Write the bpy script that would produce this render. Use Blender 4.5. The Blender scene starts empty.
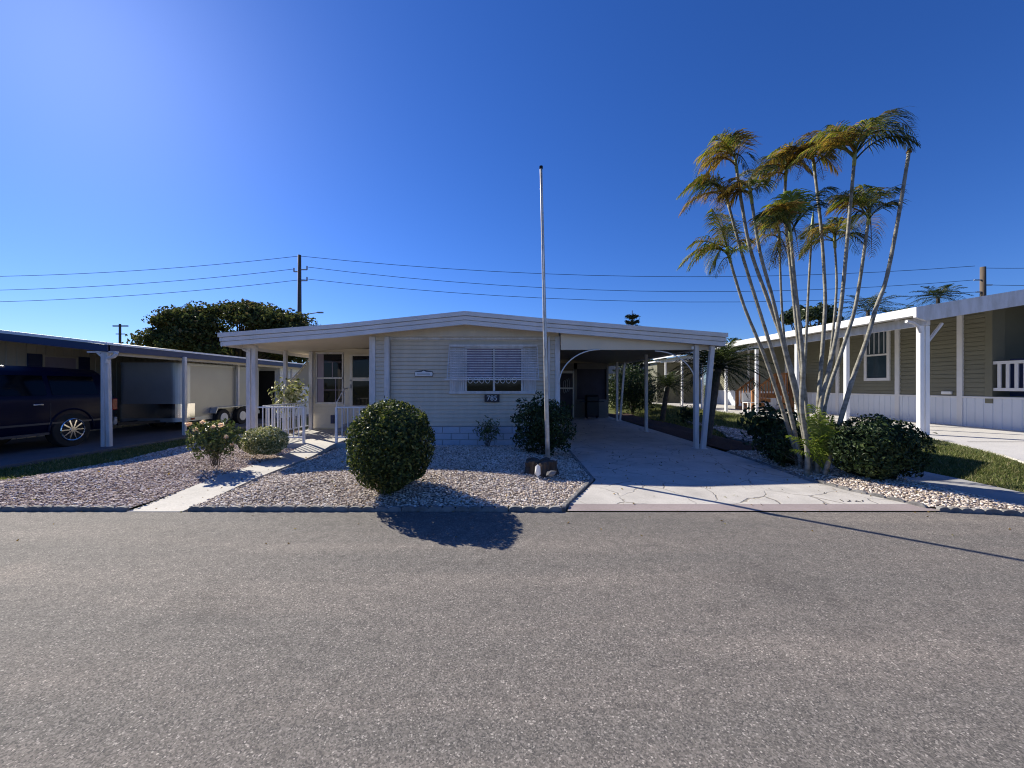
import bpy, math, random
import numpy as np
from mathutils import Vector
random.seed(7); RNG = np.random.default_rng(11)
R = math.radians
sc = bpy.context.scene
COL = sc.collection
F, CX, CY, H = 386.0, 505.0, 385.0, 1.5      # focal length (px), vanishing point, eye height

def P(px, py, Y): return ((px-CX)/F*Y, Y, H-(py-CY)/F*Y)
def X_(px, Y): return (px-CX)/F*Y
def sst(t): t = max(0., min(1., t)); return t*t*(3-2*t)
def gz(x, y): return -.012 + .3*sst((x-6.9)/1.6)*sst((y-4.7)/1.5)

# ------------------------------------------------------------------ materials
MATS = {}
def new_mat(name):
    m = bpy.data.materials.new(name); m.use_nodes = True
    nt = m.node_tree; b = nt.nodes['Principled BSDF']; MATS[name] = m
    return m, nt, b
def node(nt, typ, **kw):
    n = nt.nodes.new(typ)
    for k, v in kw.items(): setattr(n, k, v)
    return n
def ramp(nt, stops):
    r = node(nt, 'ShaderNodeValToRGB')
    e = r.color_ramp.elements
    while len(e) > 1: e.remove(e[-1])
    e[0].position = stops[0][0]; e[0].color = (*stops[0][1], 1)
    for p, c in stops[1:]:
        q = e.new(p); q.color = (*c, 1)
    return r
def paint(name, col, rough=.5, var=.12, nscale=3., metal=0., bump=.0, bscale=60., spec=.5, dirt=None, stretch=(1,1,1), coat=0):
    """plain surface with soft uneven wear and small relief"""
    m, nt, b = new_mat(name); L = nt.links
    tc = node(nt, 'ShaderNodeTexCoord'); mp = node(nt, 'ShaderNodeMapping'); mp.inputs['Scale'].default_value = stretch
    L.new(tc.outputs['Object'], mp.inputs[0])
    n = node(nt, 'ShaderNodeTexNoise'); n.inputs['Scale'].default_value = nscale; n.inputs['Detail'].default_value = 6; n.inputs['Roughness'].default_value = .62
    L.new(mp.outputs[0], n.inputs[0])
    d = dirt or tuple(c*(1-2.2*var) for c in col)
    r = ramp(nt, [(.32, d), (.62, col)])
    if dirt is None: r = ramp(nt, [(.3, tuple(c*(1-var) for c in col)), (.7, tuple(min(.9, c*(1+var)) for c in col))])
    L.new(n.outputs[0], r.inputs[0]); L.new(r.outputs[0], b.inputs['Base Color'])
    b.inputs['Roughness'].default_value = rough; b.inputs['Metallic'].default_value = metal
    b.inputs['Specular IOR Level'].default_value = spec
    b.inputs['Coat Weight'].default_value = coat; b.inputs['Coat Roughness'].default_value = .06
    if bump:
        n2 = node(nt, 'ShaderNodeTexNoise'); n2.inputs['Scale'].default_value = bscale; n2.inputs['Detail'].default_value = 4
        L.new(mp.outputs[0], n2.inputs[0])
        bp = node(nt, 'ShaderNodeBump'); bp.inputs['Strength'].default_value = bump; bp.inputs['Distance'].default_value = .01
        L.new(n2.outputs[0], bp.inputs['Height']); L.new(bp.outputs[0], b.inputs['Normal'])
    return m
def island(name, stops, rough=.6, spec=.4, trans=0., bump=0):
    """every small separate face-island (leaf, stone, blade) gets its own tone"""
    m, nt, b = new_mat(name); L = nt.links
    g = node(nt, 'ShaderNodeNewGeometry'); r = ramp(nt, stops)
    L.new(g.outputs['Random Per Island'], r.inputs[0]); L.new(r.outputs[0], b.inputs['Base Color'])
    b.inputs['Roughness'].default_value = rough; b.inputs['Specular IOR Level'].default_value = spec
    if trans:
        t = node(nt, 'ShaderNodeBsdfTranslucent'); mx = node(nt, 'ShaderNodeMixShader'); mx.inputs[0].default_value = trans
        hs = node(nt, 'ShaderNodeHueSaturation'); hs.inputs['Value'].default_value = 1.5; hs.inputs['Saturation'].default_value = 1.1
        L.new(r.outputs[0], hs.inputs['Color']); L.new(hs.outputs[0], t.inputs[0])
        L.new(b.outputs[0], mx.inputs[1]); L.new(t.outputs[0], mx.inputs[2])
        L.new(mx.outputs[0], nt.nodes['Material Output'].inputs[0])
    return m

paint('trim', (.70,.68,.69), .5, .08, 3., dirt=(.52,.49,.46), stretch=(2,2,.5))
paint('fascia', (.74,.715,.72), .45, .06, 2.4, dirt=(.65,.63,.62), stretch=(.9,.9,.5))
paint('siding', (.66,.575,.46), .5, .09, 2.5, dirt=(.57,.50,.40), stretch=(1.5,1.5,.4), bump=.15, bscale=40)
paint('siding_room', (.66,.60,.49), .5, .06, 1.5, bump=.15, bscale=40)
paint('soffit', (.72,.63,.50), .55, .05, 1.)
paint('carport_shade', (.17,.155,.14), .6, .06, 1.)  # soffit tone darkened, the carport's deep shade put into the colour
paint('block', (.50,.53,.60), .75, .08, 3., bump=.4, bscale=50)
paint('door_white', (.66,.63,.58), .4, .03)
paint('white', (.74,.74,.74), .45, .04, 2.)
paint('rail_white', (.74,.74,.76), .35, .03)
paint('dark', (.012,.012,.014), .6, .2)
paint('interior', (.05,.045,.06), .8, .3, 2.)
paint('blue_fascia', (.010,.022,.085), .4, .1, 2.)
paint('blue_shutter', (.012,.025,.09), .5, .1, 2.)
paint('metal_siding', (.46,.42,.36), .5, .06, 1.5)
paint('olive', (.175,.168,.118), .55, .06, 1.5, bump=.1)
paint('olive_trim', (.66,.66,.68), .45, .04)
paint('olive_dark', (.16,.155,.11), .55, .06)
paint('skirt', (.62,.66,.74), .5, .05, 1.)
paint('wood', (.34,.15,.055), .6, .25, 3., stretch=(1,1,6), bump=.2)
paint('wood_post', (.16,.075,.03), .7, .2, 4.)
paint('creosote', (.10,.075,.055), .8, .2, 3., stretch=(4,4,.4))
paint('wire', (.02,.02,.026), 1., .05, spec=0.)
paint('flag_metal', (.62,.60,.55), .32, .12, 5., metal=.35, dirt=(.38,.30,.24))
paint('gold', (.6,.45,.15), .3, .1, metal=.8)
paint('chrome', (.7,.7,.72), .14, .04, metal=1.)
paint('alu', (.44,.46,.50), .38, .08, 1.5, metal=.6)
paint('trailer_side', (.36,.355,.335), .38, .06, 1., metal=.35)
paint('navy', (.002,.004,.022), .28, .1, 2., spec=.14)
paint('dark_moulding', (.05,.05,.06), .4, .1)
paint('tyre', (.014,.014,.015), .8, .1)
paint('tail_red', (.25,.01,.01), .25, .05)
paint('stump', (.11,.08,.06), .95, .4, 9., dirt=(.018,.013,.01), stretch=(2,2,.35), bump=1., bscale=25)
paint('stone_white', (.85,.84,.80), .7, .05, bump=.4)
paint('palm_trunk', (.30,.285,.24), .75, .2, 9., dirt=(.11,.10,.075), stretch=(1,1,1.6), bump=.4, bscale=30)
paint('palm_trunk_dark', (.09,.07,.055), .9, .35, 10., bump=.8, bscale=40)
paint('sheath', (.22,.25,.09), .5, .2, 4., stretch=(2,2,.5))
paint('bark', (.075,.06,.048), .9, .3, 6., stretch=(2,2,.5), bump=.6)
paint('twig', (.13,.10,.07), .8, .2)
paint('edging', (.25,.24,.235), .9, .22, 7., dirt=(.11,.105,.10), bump=.6, bscale=60)
paint('roof_white', (.80,.80,.80), .4, .03)
paint('terracotta', (.32,.12,.06), .7, .15)
paint('far_wall', (.50,.49,.46), .6, .1)
paint('grey_roof', (.22,.21,.21), .8, .1, bump=.4)
paint('lamp_grey', (.30,.31,.33), .5, .1)
paint('plaque_dark', (.02,.02,.03), .5, .05)
paint('curtain', (.30,.26,.34), .8, .1, 12., stretch=(6,6,.3))
paint('scratch', (.07,.065,.06), .9, .1)

# glass: dark, reflecting
def glass(name, col, rough=.04, spec=.3):
    m, nt, b = new_mat(name); b.inputs['Base Color'].default_value = (*col, 1); b.inputs['Roughness'].default_value = rough
    b.inputs['Specular IOR Level'].default_value = .6; b.inputs['IOR'].default_value = 1.5
    n = node(nt, 'ShaderNodeTexNoise'); n.inputs['Scale'].default_value = 1.5
    tc = node(nt, 'ShaderNodeTexCoord'); nt.links.new(tc.outputs['Object'], n.inputs[0])
    bp = node(nt, 'ShaderNodeBump'); bp.inputs['Strength'].default_value = .1; bp.inputs['Distance'].default_value = .02
    nt.links.new(n.outputs[0], bp.inputs['Height']); nt.links.new(bp.outputs[0], b.inputs['Normal'])
    b.inputs['Specular IOR Level'].default_value = spec
glass('glass', (.010,.010,.014)); glass('car_glass', (.002,.002,.003), .1, .2); glass('glass_blue', (.03,.05,.07))

def mat_asphalt():
    m, nt, b = new_mat('asphalt'); L = nt.links
    tc = node(nt, 'ShaderNodeTexCoord')
    v = node(nt, 'ShaderNodeTexVoronoi'); v.inputs['Scale'].default_value = 150; L.new(tc.outputs['Object'], v.inputs[0])
    sx = node(nt, 'ShaderNodeSeparateColor'); L.new(v.outputs['Color'], sx.inputs[0])
    agg = ramp(nt, [(0, (.080,.077,.075)), (.35, (.140,.129,.118)), (.75, (.196,.180,.165)), (.95, (.25,.23,.213)), (1, (.44,.405,.37))])
    L.new(sx.outputs[0], agg.inputs[0])
    mp = node(nt, 'ShaderNodeMapping'); mp.inputs['Scale'].default_value = (.16, 1.3, 1); L.new(tc.outputs['Object'], mp.inputs[0])
    n = node(nt, 'ShaderNodeTexNoise'); n.inputs['Scale'].default_value = 1.0; n.inputs['Detail'].default_value = 7; n.inputs['Roughness'].default_value = .6
    L.new(mp.outputs[0], n.inputs[0])
    r = ramp(nt, [(.28, (.74,.74,.75)), (.42, (.93,.93,.93)), (.52, (1.02,1.0,.99)), (.68, (1.34,1.29,1.25))]); L.new(n.outputs[0], r.inputs[0])
    mx = node(nt, 'ShaderNodeMix', data_type='RGBA', blend_type='MULTIPLY'); mx.inputs[0].default_value = 1
    L.new(agg.outputs[0], mx.inputs[6]); L.new(r.outputs[0], mx.inputs[7])
    n3 = node(nt, 'ShaderNodeTexNoise'); n3.inputs['Scale'].default_value = 9; n3.inputs['Detail'].default_value = 8; n3.inputs['Roughness'].default_value = .75
    L.new(tc.outputs['Object'], n3.inputs[0])
    r3 = ramp(nt, [(.25, (.72,.72,.72)), (.5, (1,1,1)), (.75, (1.25,1.24,1.22))]); L.new(n3.outputs[0], r3.inputs[0])
    mx2 = node(nt, 'ShaderNodeMix', data_type='RGBA', blend_type='MULTIPLY'); mx2.inputs[0].default_value = 1
    L.new(mx.outputs[2], mx2.inputs[6]); L.new(r3.outputs[0], mx2.inputs[7])
    sn = node(nt, 'ShaderNodeTexNoise'); sn.inputs['Scale'].default_value = .55; sn.inputs['Detail'].default_value = 5; sn.inputs['Roughness'].default_value = .55; L.new(tc.outputs['Object'], sn.inputs[0])
    sr = ramp(nt, [(.30, (.70,.70,.71)), (.40, (1,1,1)), (.62, (1,1,1)), (.72, (1.18,1.15,1.12))]); L.new(sn.outputs[0], sr.inputs[0])
    mx3 = node(nt, 'ShaderNodeMix', data_type='RGBA', blend_type='MULTIPLY'); mx3.inputs[0].default_value = 1
    L.new(mx2.outputs[2], mx3.inputs[6]); L.new(sr.outputs[0], mx3.inputs[7])
    L.new(mx3.outputs[2], b.inputs['Base Color'])
    b.inputs['Roughness'].default_value = .88; b.inputs['Specular IOR Level'].default_value = .3
    bp = node(nt, 'ShaderNodeBump'); bp.inputs['Strength'].default_value = .8; bp.inputs['Distance'].default_value = .004
    L.new(sx.outputs[1], bp.inputs['Height'])
    L.new(bp.outputs[0], b.inputs['Normal'])
mat_asphalt()
def mat_concrete(name, col, crack_scale=0., dirt=.75, crackcol=(.10,.095,.09)):
    m, nt, b = new_mat(name); L = nt.links
    tc = node(nt, 'ShaderNodeTexCoord')
    n = node(nt, 'ShaderNodeTexNoise'); n.inputs['Scale'].default_value = 1.6; n.inputs['Detail'].default_value = 9; n.inputs['Roughness'].default_value = .65
    L.new(tc.outputs['Object'], n.inputs[0])
    r = ramp(nt, [(.3, tuple(c*dirt for c in col)), (.6, col)]); L.new(n.outputs[0], r.inputs[0])
    out = r.outputs[0]
    n4 = node(nt, 'ShaderNodeTexNoise'); n4.inputs['Scale'].default_value = 55; n4.inputs['Detail'].default_value = 5
    L.new(tc.outputs['Object'], n4.inputs[0])
    r4 = ramp(nt, [(.3, (.86,.86,.86)), (.7, (1.08,1.08,1.08))]); L.new(n4.outputs[0], r4.inputs[0])
    m4 = node(nt, 'ShaderNodeMix', data_type='RGBA', blend_type='MULTIPLY'); m4.inputs[0].default_value = 1
    L.new(out, m4.inputs[6]); L.new(r4.outputs[0], m4.inputs[7]); out = m4.outputs[2]
    if crack_scale:
        nd = node(nt, 'ShaderNodeTexNoise'); nd.inputs['Scale'].default_value = 2.2; nd.inputs['Detail'].default_value = 3
        L.new(tc.outputs['Object'], nd.inputs[0])
        ad = node(nt, 'ShaderNodeVectorMath', operation='MULTIPLY_ADD'); ad.inputs[1].default_value = (.35,.35,0)
        L.new(nd.outputs['Color'], ad.inputs[0]); L.new(tc.outputs['Object'], ad.inputs[2])
        v = node(nt, 'ShaderNodeTexVoronoi', feature='DISTANCE_TO_EDGE'); v.inputs['Scale'].default_value = crack_scale
        L.new(ad.outputs[0], v.inputs[0])
        rr = ramp(nt, [(.0, (1,1,1)), (.008, (1,1,1)), (.015, (0,0,0))]); L.new(v.outputs['Distance'], rr.inputs[0])
        nm = node(nt, 'ShaderNodeTexNoise'); nm.inputs['Scale'].default_value = 1.9; nm.inputs['Detail'].default_value = 2
        L.new(tc.outputs['Object'], nm.inputs[0])
        rm = ramp(nt, [(.40, (.22,.22,.22)), (.56, (1,1,1))]); L.new(nm.outputs[0], rm.inputs[0])
        mm = node(nt, 'ShaderNodeMath', operation='MULTIPLY'); L.new(rr.outputs[0], mm.inputs[0]); L.new(rm.outputs[0], mm.inputs[1])
        mx = node(nt, 'ShaderNodeMix', data_type='RGBA'); L.new(mm.outputs[0], mx.inputs[0]); L.new(out, mx.inputs[6])
        mx.inputs[7].default_value = (*crackcol, 1); out = mx.outputs[2]
        bp = node(nt, 'ShaderNodeBump', invert=True); bp.inputs['Strength'].default_value = .8; bp.inputs['Distance'].default_value = .008
        L.new(mm.outputs[0], bp.inputs['Height']); L.new(bp.outputs[0], b.inputs['Normal'])
    L.new(out, b.inputs['Base Color']); b.inputs['Roughness'].default_value = .82; b.inputs['Specular IOR Level'].default_value = .3
mat_concrete('driveway', (.55,.52,.485), 1.45, .74, (.27,.245,.215))
mat_concrete('walk', (.50,.475,.44), 0., .70)
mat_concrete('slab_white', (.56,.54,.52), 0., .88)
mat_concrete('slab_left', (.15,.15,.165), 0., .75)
mat_concrete('path', (.36,.355,.35), 0., .7)
mat_concrete('lip', (.34,.285,.28), 0., .8)
def mat_ground(name, stops, scale=14.):
    m, nt, b = new_mat(name); L = nt.links
    tc = node(nt, 'ShaderNodeTexCoord'); n = node(nt, 'ShaderNodeTexNoise'); n.inputs['Scale'].default_value = scale; n.inputs['Detail'].default_value = 10; n.inputs['Roughness'].default_value = .7
    L.new(tc.outputs['Object'], n.inputs[0]); r = ramp(nt, stops); L.new(n.outputs[0], r.inputs[0]); L.new(r.outputs[0], b.inputs['Base Color'])
    b.inputs['Roughness'].default_value = .95; b.inputs['Specular IOR Level'].default_value = .1
    bp = node(nt, 'ShaderNodeBump'); bp.inputs['Strength'].default_value = .7; bp.inputs['Distance'].default_value = .03
    L.new(n.outputs[0], bp.inputs['Height']); L.new(bp.outputs[0], b.inputs['Normal'])
mat_ground('lawn_ground', [(.3,(.05,.04,.022)), (.48,(.10,.11,.04)), (.7,(.15,.17,.055))], 5.)
mat_ground('mulch', [(.3,(.03,.02,.017)), (.5,(.085,.055,.048)), (.7,(.16,.12,.11))], 40.)
mat_ground('gravel_soil', [(.3,(.09,.075,.068)), (.5,(.26,.22,.20)), (.7,(.42,.37,.34))], 45.)
island('gravel', [(0,(.16,.12,.105)), (.15,(.34,.25,.215)), (.5,(.56,.445,.39)), (.78,(.70,.59,.53)), (1,(.86,.77,.71))], .85, .2)
island('gravel_pale', [(0,(.18,.145,.12)), (.15,(.40,.32,.26)), (.5,(.64,.54,.45)), (.78,(.76,.67,.58)), (1,(.88,.81,.73))], .85, .2)
island('grass', [(0,(.07,.09,.022)), (.5,(.13,.165,.045)), (.8,(.20,.21,.075)), (1,(.38,.32,.18))], .6, .3, .25)
island('leaf_dark', [(0,(.012,.024,.008)), (.5,(.024,.046,.014)), (.85,(.045,.075,.022)), (1,(.09,.12,.035))], .55, .3, .15)
island('leaf_round', [(0,(.014,.026,.008)), (.5,(.038,.06,.015)), (.78,(.09,.115,.025)), (.93,(.19,.20,.05)), (1,(.34,.32,.10))], .52, .3, .25)
island('leaf_rose', [(0,(.035,.055,.016)), (.5,(.085,.12,.035)), (1,(.20,.20,.07))], .45, .4, .2)
island('leaf_pale', [(0,(.09,.12,.035)), (.4,(.22,.24,.09)), (.7,(.48,.47,.25)), (1,(.66,.62,.38))], .5, .3, .2)
island('leaf_tree', [(0,(.024,.036,.012)), (.5,(.062,.078,.025)), (.85,(.11,.115,.04)), (1,(.16,.11,.05))], .7, .2, .25)
island('leaf_bg', [(0,(.015,.03,.01)), (.5,(.04,.06,.02)), (1,(.09,.11,.035))], .5, .4, .15)
island('leaf_pine', [(0,(.008,.016,.008)), (.6,(.018,.03,.014)), (1,(.035,.05,.02))], .6, .3, .0)
island('frond_green', [(0,(.028,.045,.012)), (.4,(.10,.13,.022)), (.75,(.24,.22,.045)), (.92,(.20,.13,.05)), (1,(.22,.10,.05))], .45, .35, .5)
island('frond_bright', [(0,(.08,.13,.02)), (.6,(.16,.22,.035)), (1,(.26,.28,.06))], .4, .4, .35)
island('frond_brown', [(0,(.05,.035,.012)), (.4,(.15,.095,.026)), (.75,(.28,.18,.045)), (1,(.20,.20,.045))], .6, .25, .45)
island('frond_dark', [(0,(.012,.022,.008)), (.6,(.03,.045,.014)), (1,(.075,.085,.025))], .5, .3, .3)
island('petal', [(0,(.85,.66,.45)), (1,(.88,.78,.62))], .6, .3, .35)

# ------------------------------------------------------------------ object helpers
def loc_of(o): return Vector((0,0,0)) if o is None else ORG.get(o.name, Vector((0,0,0)))
ORG = {}
def tag(o, label=None, cat=None, group=None, kind=None):
    if label: o['label'] = label
    if cat: o['category'] = cat
    if group: o['group'] = group
    if kind: o['kind'] = kind
    return o
def thing(name, label, cat, loc, group=None):
    o = bpy.data.objects.new(name, None); COL.objects.link(o); o.location = loc; o.empty_display_size = .2
    ORG[o.name] = Vector(loc)
    return tag(o, label, cat, group)
def mesh_obj(name, verts, faces, mat, parent=None, loc=None, smooth=False, slots=None, fmat=None):
    off = Vector(loc) if loc is not None else loc_of(parent)
    me = bpy.data.meshes.new(name)
    v = np.asarray(verts, dtype=np.float64).reshape(-1, 3) - np.array(off)
    me.from_pydata(v.tolist(), [], faces if isinstance(faces, list) else faces.tolist())
    for mm in ([mat] + (slots or [])): me.materials.append(MATS[mm])
    if fmat is not None: me.polygons.foreach_set('material_index', fmat)
    if smooth: me.polygons.foreach_set('use_smooth', [True]*len(me.polygons))
    o = bpy.data.objects.new(name, me); COL.objects.link(o)
    if parent is not None: o.parent = parent; ORG[o.name] = off
    else: o.location = off; ORG[o.name] = off
    return o
class MB:
    def __init__(s): s.v = []; s.f = []
    def add(s, vs, fs):
        n = len(s.v); s.v += [tuple(map(float, a)) for a in vs]; s.f += [tuple(i+n for i in f) for f in fs]; return s
    def box(s, x0, x1, y0, y1, z0, z1):
        return s.add([(x0,y0,z0),(x1,y0,z0),(x1,y1,z0),(x0,y1,z0),(x0,y0,z1),(x1,y0,z1),(x1,y1,z1),(x0,y1,z1)],
                     [(0,3,2,1),(4,5,6,7),(0,1,5,4),(1,2,6,5),(2,3,7,6),(3,0,4,7)])
    def beam(s, a, b, w, d, up=(0,0,1)):
        a, b = Vector(a), Vector(b); t = (b-a).normalized(); u = Vector(up)
        if abs(t.dot(u)) > .95: u = Vector((0,1,0))
        r = t.cross(u).normalized(); u = r.cross(t).normalized()
        vs = [p + r*(i*w/2) + u*(j*d/2) for p in (a, b) for i, j in ((-1,-1),(1,-1),(1,1),(-1,1))]
        return s.add(vs, [(0,1,2,3),(7,6,5,4),(0,4,5,1),(1,5,6,2),(2,6,7,3),(3,7,4,0)])
    def tube(s, pts, rad, n=8, cap=True):
        pts = [Vector(p) for p in pts]
        if not hasattr(rad, '__len__'): rad = [rad]*len(pts)
        prev = None; vs = []; fs = []
        for i, p in enumerate(pts):
            t = (pts[min(i+1, len(pts)-1)] - pts[max(i-1, 0)]).normalized()
            if prev is None:
                ref = Vector((0,1,0)) if abs(t.y) < .9 else Vector((1,0,0)); u = t.cross(ref).normalized()
            else: u = (prev - t*prev.dot(t)).normalized()
            prev = u; w = t.cross(u)
            for k in range(n):
                a = 2*math.pi*k/n; vs.append(p + (u*math.cos(a) + w*math.sin(a))*rad[i])
        for i in range(len(pts)-1):
            for k in range(n):
                k2 = (k+1) % n; fs.append((i*n+k, i*n+k2, (i+1)*n+k2, (i+1)*n+k))
        if cap: fs.append(tuple(range(n-1, -1, -1))); fs.append(tuple((len(pts)-1)*n+k for k in range(n)))
        return s.add(vs, fs)
    def prism(s, poly, axis, a0, a1):
        """poly: 2-D outline; extruded along axis 'x' (poly=(y,z)), 'y' (poly=(x,z)) or 'z' (poly=(x,y))"""
        n = len(poly)
        def mk(p, a): return {'x': (a,p[0],p[1]), 'y': (p[0],a,p[1]), 'z': (p[0],p[1],a)}[axis]
        vs = [mk(p, a0) for p in poly] + [mk(p, a1) for p in poly]
        fs = [tuple(range(n-1,-1,-1)), tuple(range(n, 2*n))] + [(i, (i+1)%n, n+(i+1)%n, n+i) for i in range(n)]
        return s.add(vs, fs)
    def cyl(s, c, r, axis, a0, a1, n=24, r2=None):
        r2 = r if r2 is None else r2
        ax = {'x':0,'y':1,'z':2}[axis]; vs = []
        for a, rr in ((a0, r), (a1, r2)):
            for k in range(n):
                t = 2*math.pi*k/n; q = [rr*math.cos(t), rr*math.sin(t)]; p = [0,0,0]; p[ax] = a
                o = [i for i in range(3) if i != ax]; p[o[0]] = c[0]+q[0]; p[o[1]] = c[1]+q[1]; vs.append(p)
        return s.add(vs, [tuple(range(n)), tuple(range(2*n-1, n-1, -1))] + [(i, n+i, n+(i+1)%n, (i+1)%n) for i in range(n)])
    def build(s, name, mat, parent=None, loc=None, smooth=False, bevel=0., group=None, label=None):
        import bmesh
        o = mesh_obj(name, s.v, s.f, mat, parent, loc, smooth)
        bm = bmesh.new(); bm.from_mesh(o.data); bmesh.ops.recalc_face_normals(bm, faces=bm.faces); bm.to_mesh(o.data); bm.free()
        if bevel:
            md = o.modifiers.new('bevel', 'BEVEL'); md.width = bevel; md.segments = 2; md.limit_method = 'ANGLE'
        if label: o['label'] = label
        return o
def B(*a): return MB().box(*a)
def text_mesh(body, size, name, mat, parent, pos, extrude=.004, bold=0.0, rot=(R(90),0,0)):
    cu = bpy.data.curves.new(name, 'FONT'); cu.body = body; cu.size = size; cu.extrude = extrude; cu.offset = bold
    cu.align_x = 'CENTER'; cu.align_y = 'CENTER'
    t = bpy.data.objects.new('tmp', cu); COL.objects.link(t); bpy.context.view_layer.update()
    me = bpy.data.meshes.new_from_object(t.evaluated_get(bpy.context.evaluated_depsgraph_get()))
    bpy.data.objects.remove(t); me.materials.clear(); me.materials.append(MATS[mat])
    o = bpy.data.objects.new(name, me); COL.objects.link(o); o.parent = parent
    o.location = Vector(pos) - loc_of(parent); o.rotation_euler = rot
    return o
def dup(o, loc=None, parent=None, label=None, rz=None):
    c = o.copy(); COL.objects.link(c)
    if parent is not None: c.parent = parent
    if loc is not None: c.location = loc
    if rz is not None: c.rotation_euler.z = rz
    if label: c['label'] = label
    for ch in list(o.children): dup(ch, None, c)
    return c

def lap(mb, p0, p1, z0, z1, out, pitch=.1, depth=.022):
    """lapped siding: real courses, each leaning out at its lower edge. p0,p1=(x,y); out = outward 2-D unit"""
    p0, p1 = Vector(p0), Vector(p1); out = Vector(out); n = max(1, round((z1-z0)/pitch)); h = (z1-z0)/n
    for i in range(n):
        a, b = z0+i*h+.10*h, z0+(i+1)*h; g = z0+i*h
        q = lambda p, d, z: (p.x+out.x*d, p.y+out.y*d, z)
        mb.add([q(p0,depth,a), q(p1,depth,a), q(p1,.004,b), q(p0,.004,b), q(p0,-.012,a), q(p1,-.012,a), q(p0,-.012,g), q(p1,-.012,g), q(p0,.004,g), q(p1,.004,g)], [(0,1,2,3),(4,5,1,0),(6,7,5,4),(8,9,7,6)])
    return mb
def ribbed(mb, p0, p1, z0, z1, out, pitch=.15, depth=.015):
    p0, p1 = Vector(p0), Vector(p1); out = Vector(out); n = max(1, round((p1-p0).length/pitch))
    for i in range(n):
        a = p0.lerp(p1, i/n); b = p0.lerp(p1, (i+.82)/n); c = p0.lerp(p1, (i+.88)/n); d = p0.lerp(p1, (i+.94)/n); e = p0.lerp(p1, (i+1)/n)
        for u, v, du, dv in ((a,b,depth,depth),(b,c,depth,0),(c,d,0,0),(d,e,0,depth)):
            mb.add([(u.x+out.x*du,u.y+out.y*du,z0),(v.x+out.x*dv,v.y+out.y*dv,z0),(v.x+out.x*dv,v.y+out.y*dv,z1),(u.x+out.x*du,u.y+out.y*du,z1)],[(0,1,2,3)])
    return mb

# leaf clouds ------------------------------------------------------
def leaves(centers, normals, size, aspect=.5, jitter=.3, bend=.25):
    """one small folded leaf (4 tris) per centre"""
    n = len(centers); size = np.broadcast_to(size, (n,)) * RNG.uniform(1-jitter, 1+jitter, n)
    nn = normals + RNG.normal(0, .55, (n,3)); nn /= np.linalg.norm(nn, axis=1)[:,None]+1e-9
    t = RNG.normal(0, 1, (n,3)); t -= nn*(t*nn).sum(1)[:,None]; t /= np.linalg.norm(t, axis=1)[:,None]+1e-9
    s = np.cross(nn, t); L = size[:,None]
    tip = centers + t*L*.5 - nn*L*bend*.5; base = centers - t*L*.5
    l = centers - s*L*aspect*.5 + nn*L*bend*.3; r = centers + s*L*aspect*.5 + nn*L*bend*.3
    v = np.stack([base, r, tip, l], 1).reshape(-1,3); i = np.arange(n)*4
    f = np.concatenate([np.stack([i,i+1,i+2],1), np.stack([i,i+2,i+3],1)])
    return v, f
def ellipsoid_leaves(c, r, n, size, shell=.35, pz=1., lump=.12, aspect=.5, taper=0., flat=0., stray=.012):
    d = RNG.normal(0,1,(n,3)); d /= np.linalg.norm(d,axis=1)[:,None]
    if flat: d[:,2] = np.sign(d[:,2])*np.abs(d[:,2])**flat
    k = 1 - shell*RNG.random(n)**1.8
    if stray: k = k + (RNG.random(n) < stray)*RNG.uniform(.02,.13,n)
    ph = RNG.uniform(0,6,6)
    lm = 1 + lump*(np.sin(d[:,0]*5+ph[0])*np.sin(d[:,1]*5+ph[1]) + .6*np.sin(d[:,2]*8+ph[2])*np.sin(d[:,0]*9+ph[3]))
    p = d*(k*lm)[:,None]
    w = 1 + taper*p[:,2:3]
    p = p*np.array(r); p[:,:2] *= w
    return leaves(p+np.array(c), d, size, aspect)
def merge(parts):
    vs, fs, o = [], [], 0
    for v, f in parts: vs.append(v); fs.append(f+o); o += len(v)
    return np.concatenate(vs), np.concatenate(fs)
def branches(c, base, r, n=10, rad=.012):
    mb = MB()
    for i in range(n):
        a = random.uniform(0, 6.28); e = random.uniform(.3, 1.)
        t = Vector((c[0]+r[0]*.8*math.cos(a)*random.random(), c[1]+r[1]*.8*math.sin(a)*random.random(), c[2]+r[2]*.7*e))
        b = Vector(base)+Vector((random.uniform(-.05,.05), random.uniform(-.05,.05), 0)); m = b.lerp(t,.5)+Vector((random.uniform(-.06,.06),random.uniform(-.06,.06),.02))
        mb.tube([b, m, t], [rad, rad*.8, rad*.4], 5)
    return mb

# ------------------------------------------------------------------ setting
def sheet(name, L, Rr, mat, zf, nx=8, sub=8, kind='structure'):
    """surface between a left and a right polyline"""
    def res(pl):
        out = []
        for a, b in zip(pl[:-1], pl[1:]):
            for i in range(sub): out.append((a[0]+(b[0]-a[0])*i/sub, a[1]+(b[1]-a[1])*i/sub))
        return out+[pl[-1]]
    l, r = res(L), res(Rr); vs = []; fs = []
    for a, b in zip(l, r):
        for i in range(nx+1):
            x = a[0]+(b[0]-a[0])*i/nx; y = a[1]+(b[1]-a[1])*i/nx; vs.append((x, y, zf(x,y)))
    for j in range(len(l)-1):
        for i in range(nx): q = j*(nx+1)+i; fs.append((q, q+1, q+nx+2, q+nx+1))
    o = mesh_obj(name, vs, fs, mat, loc=(0,0,0), smooth=False); tag(o, kind=kind)
    if name in ('walkway','neighbour_carport_slab','driveway','neighbour_driveway','path'):
        md = o.modifiers.new('thickness','SOLIDIFY'); md.thickness = .09; md.offset = -1
    return o
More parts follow.
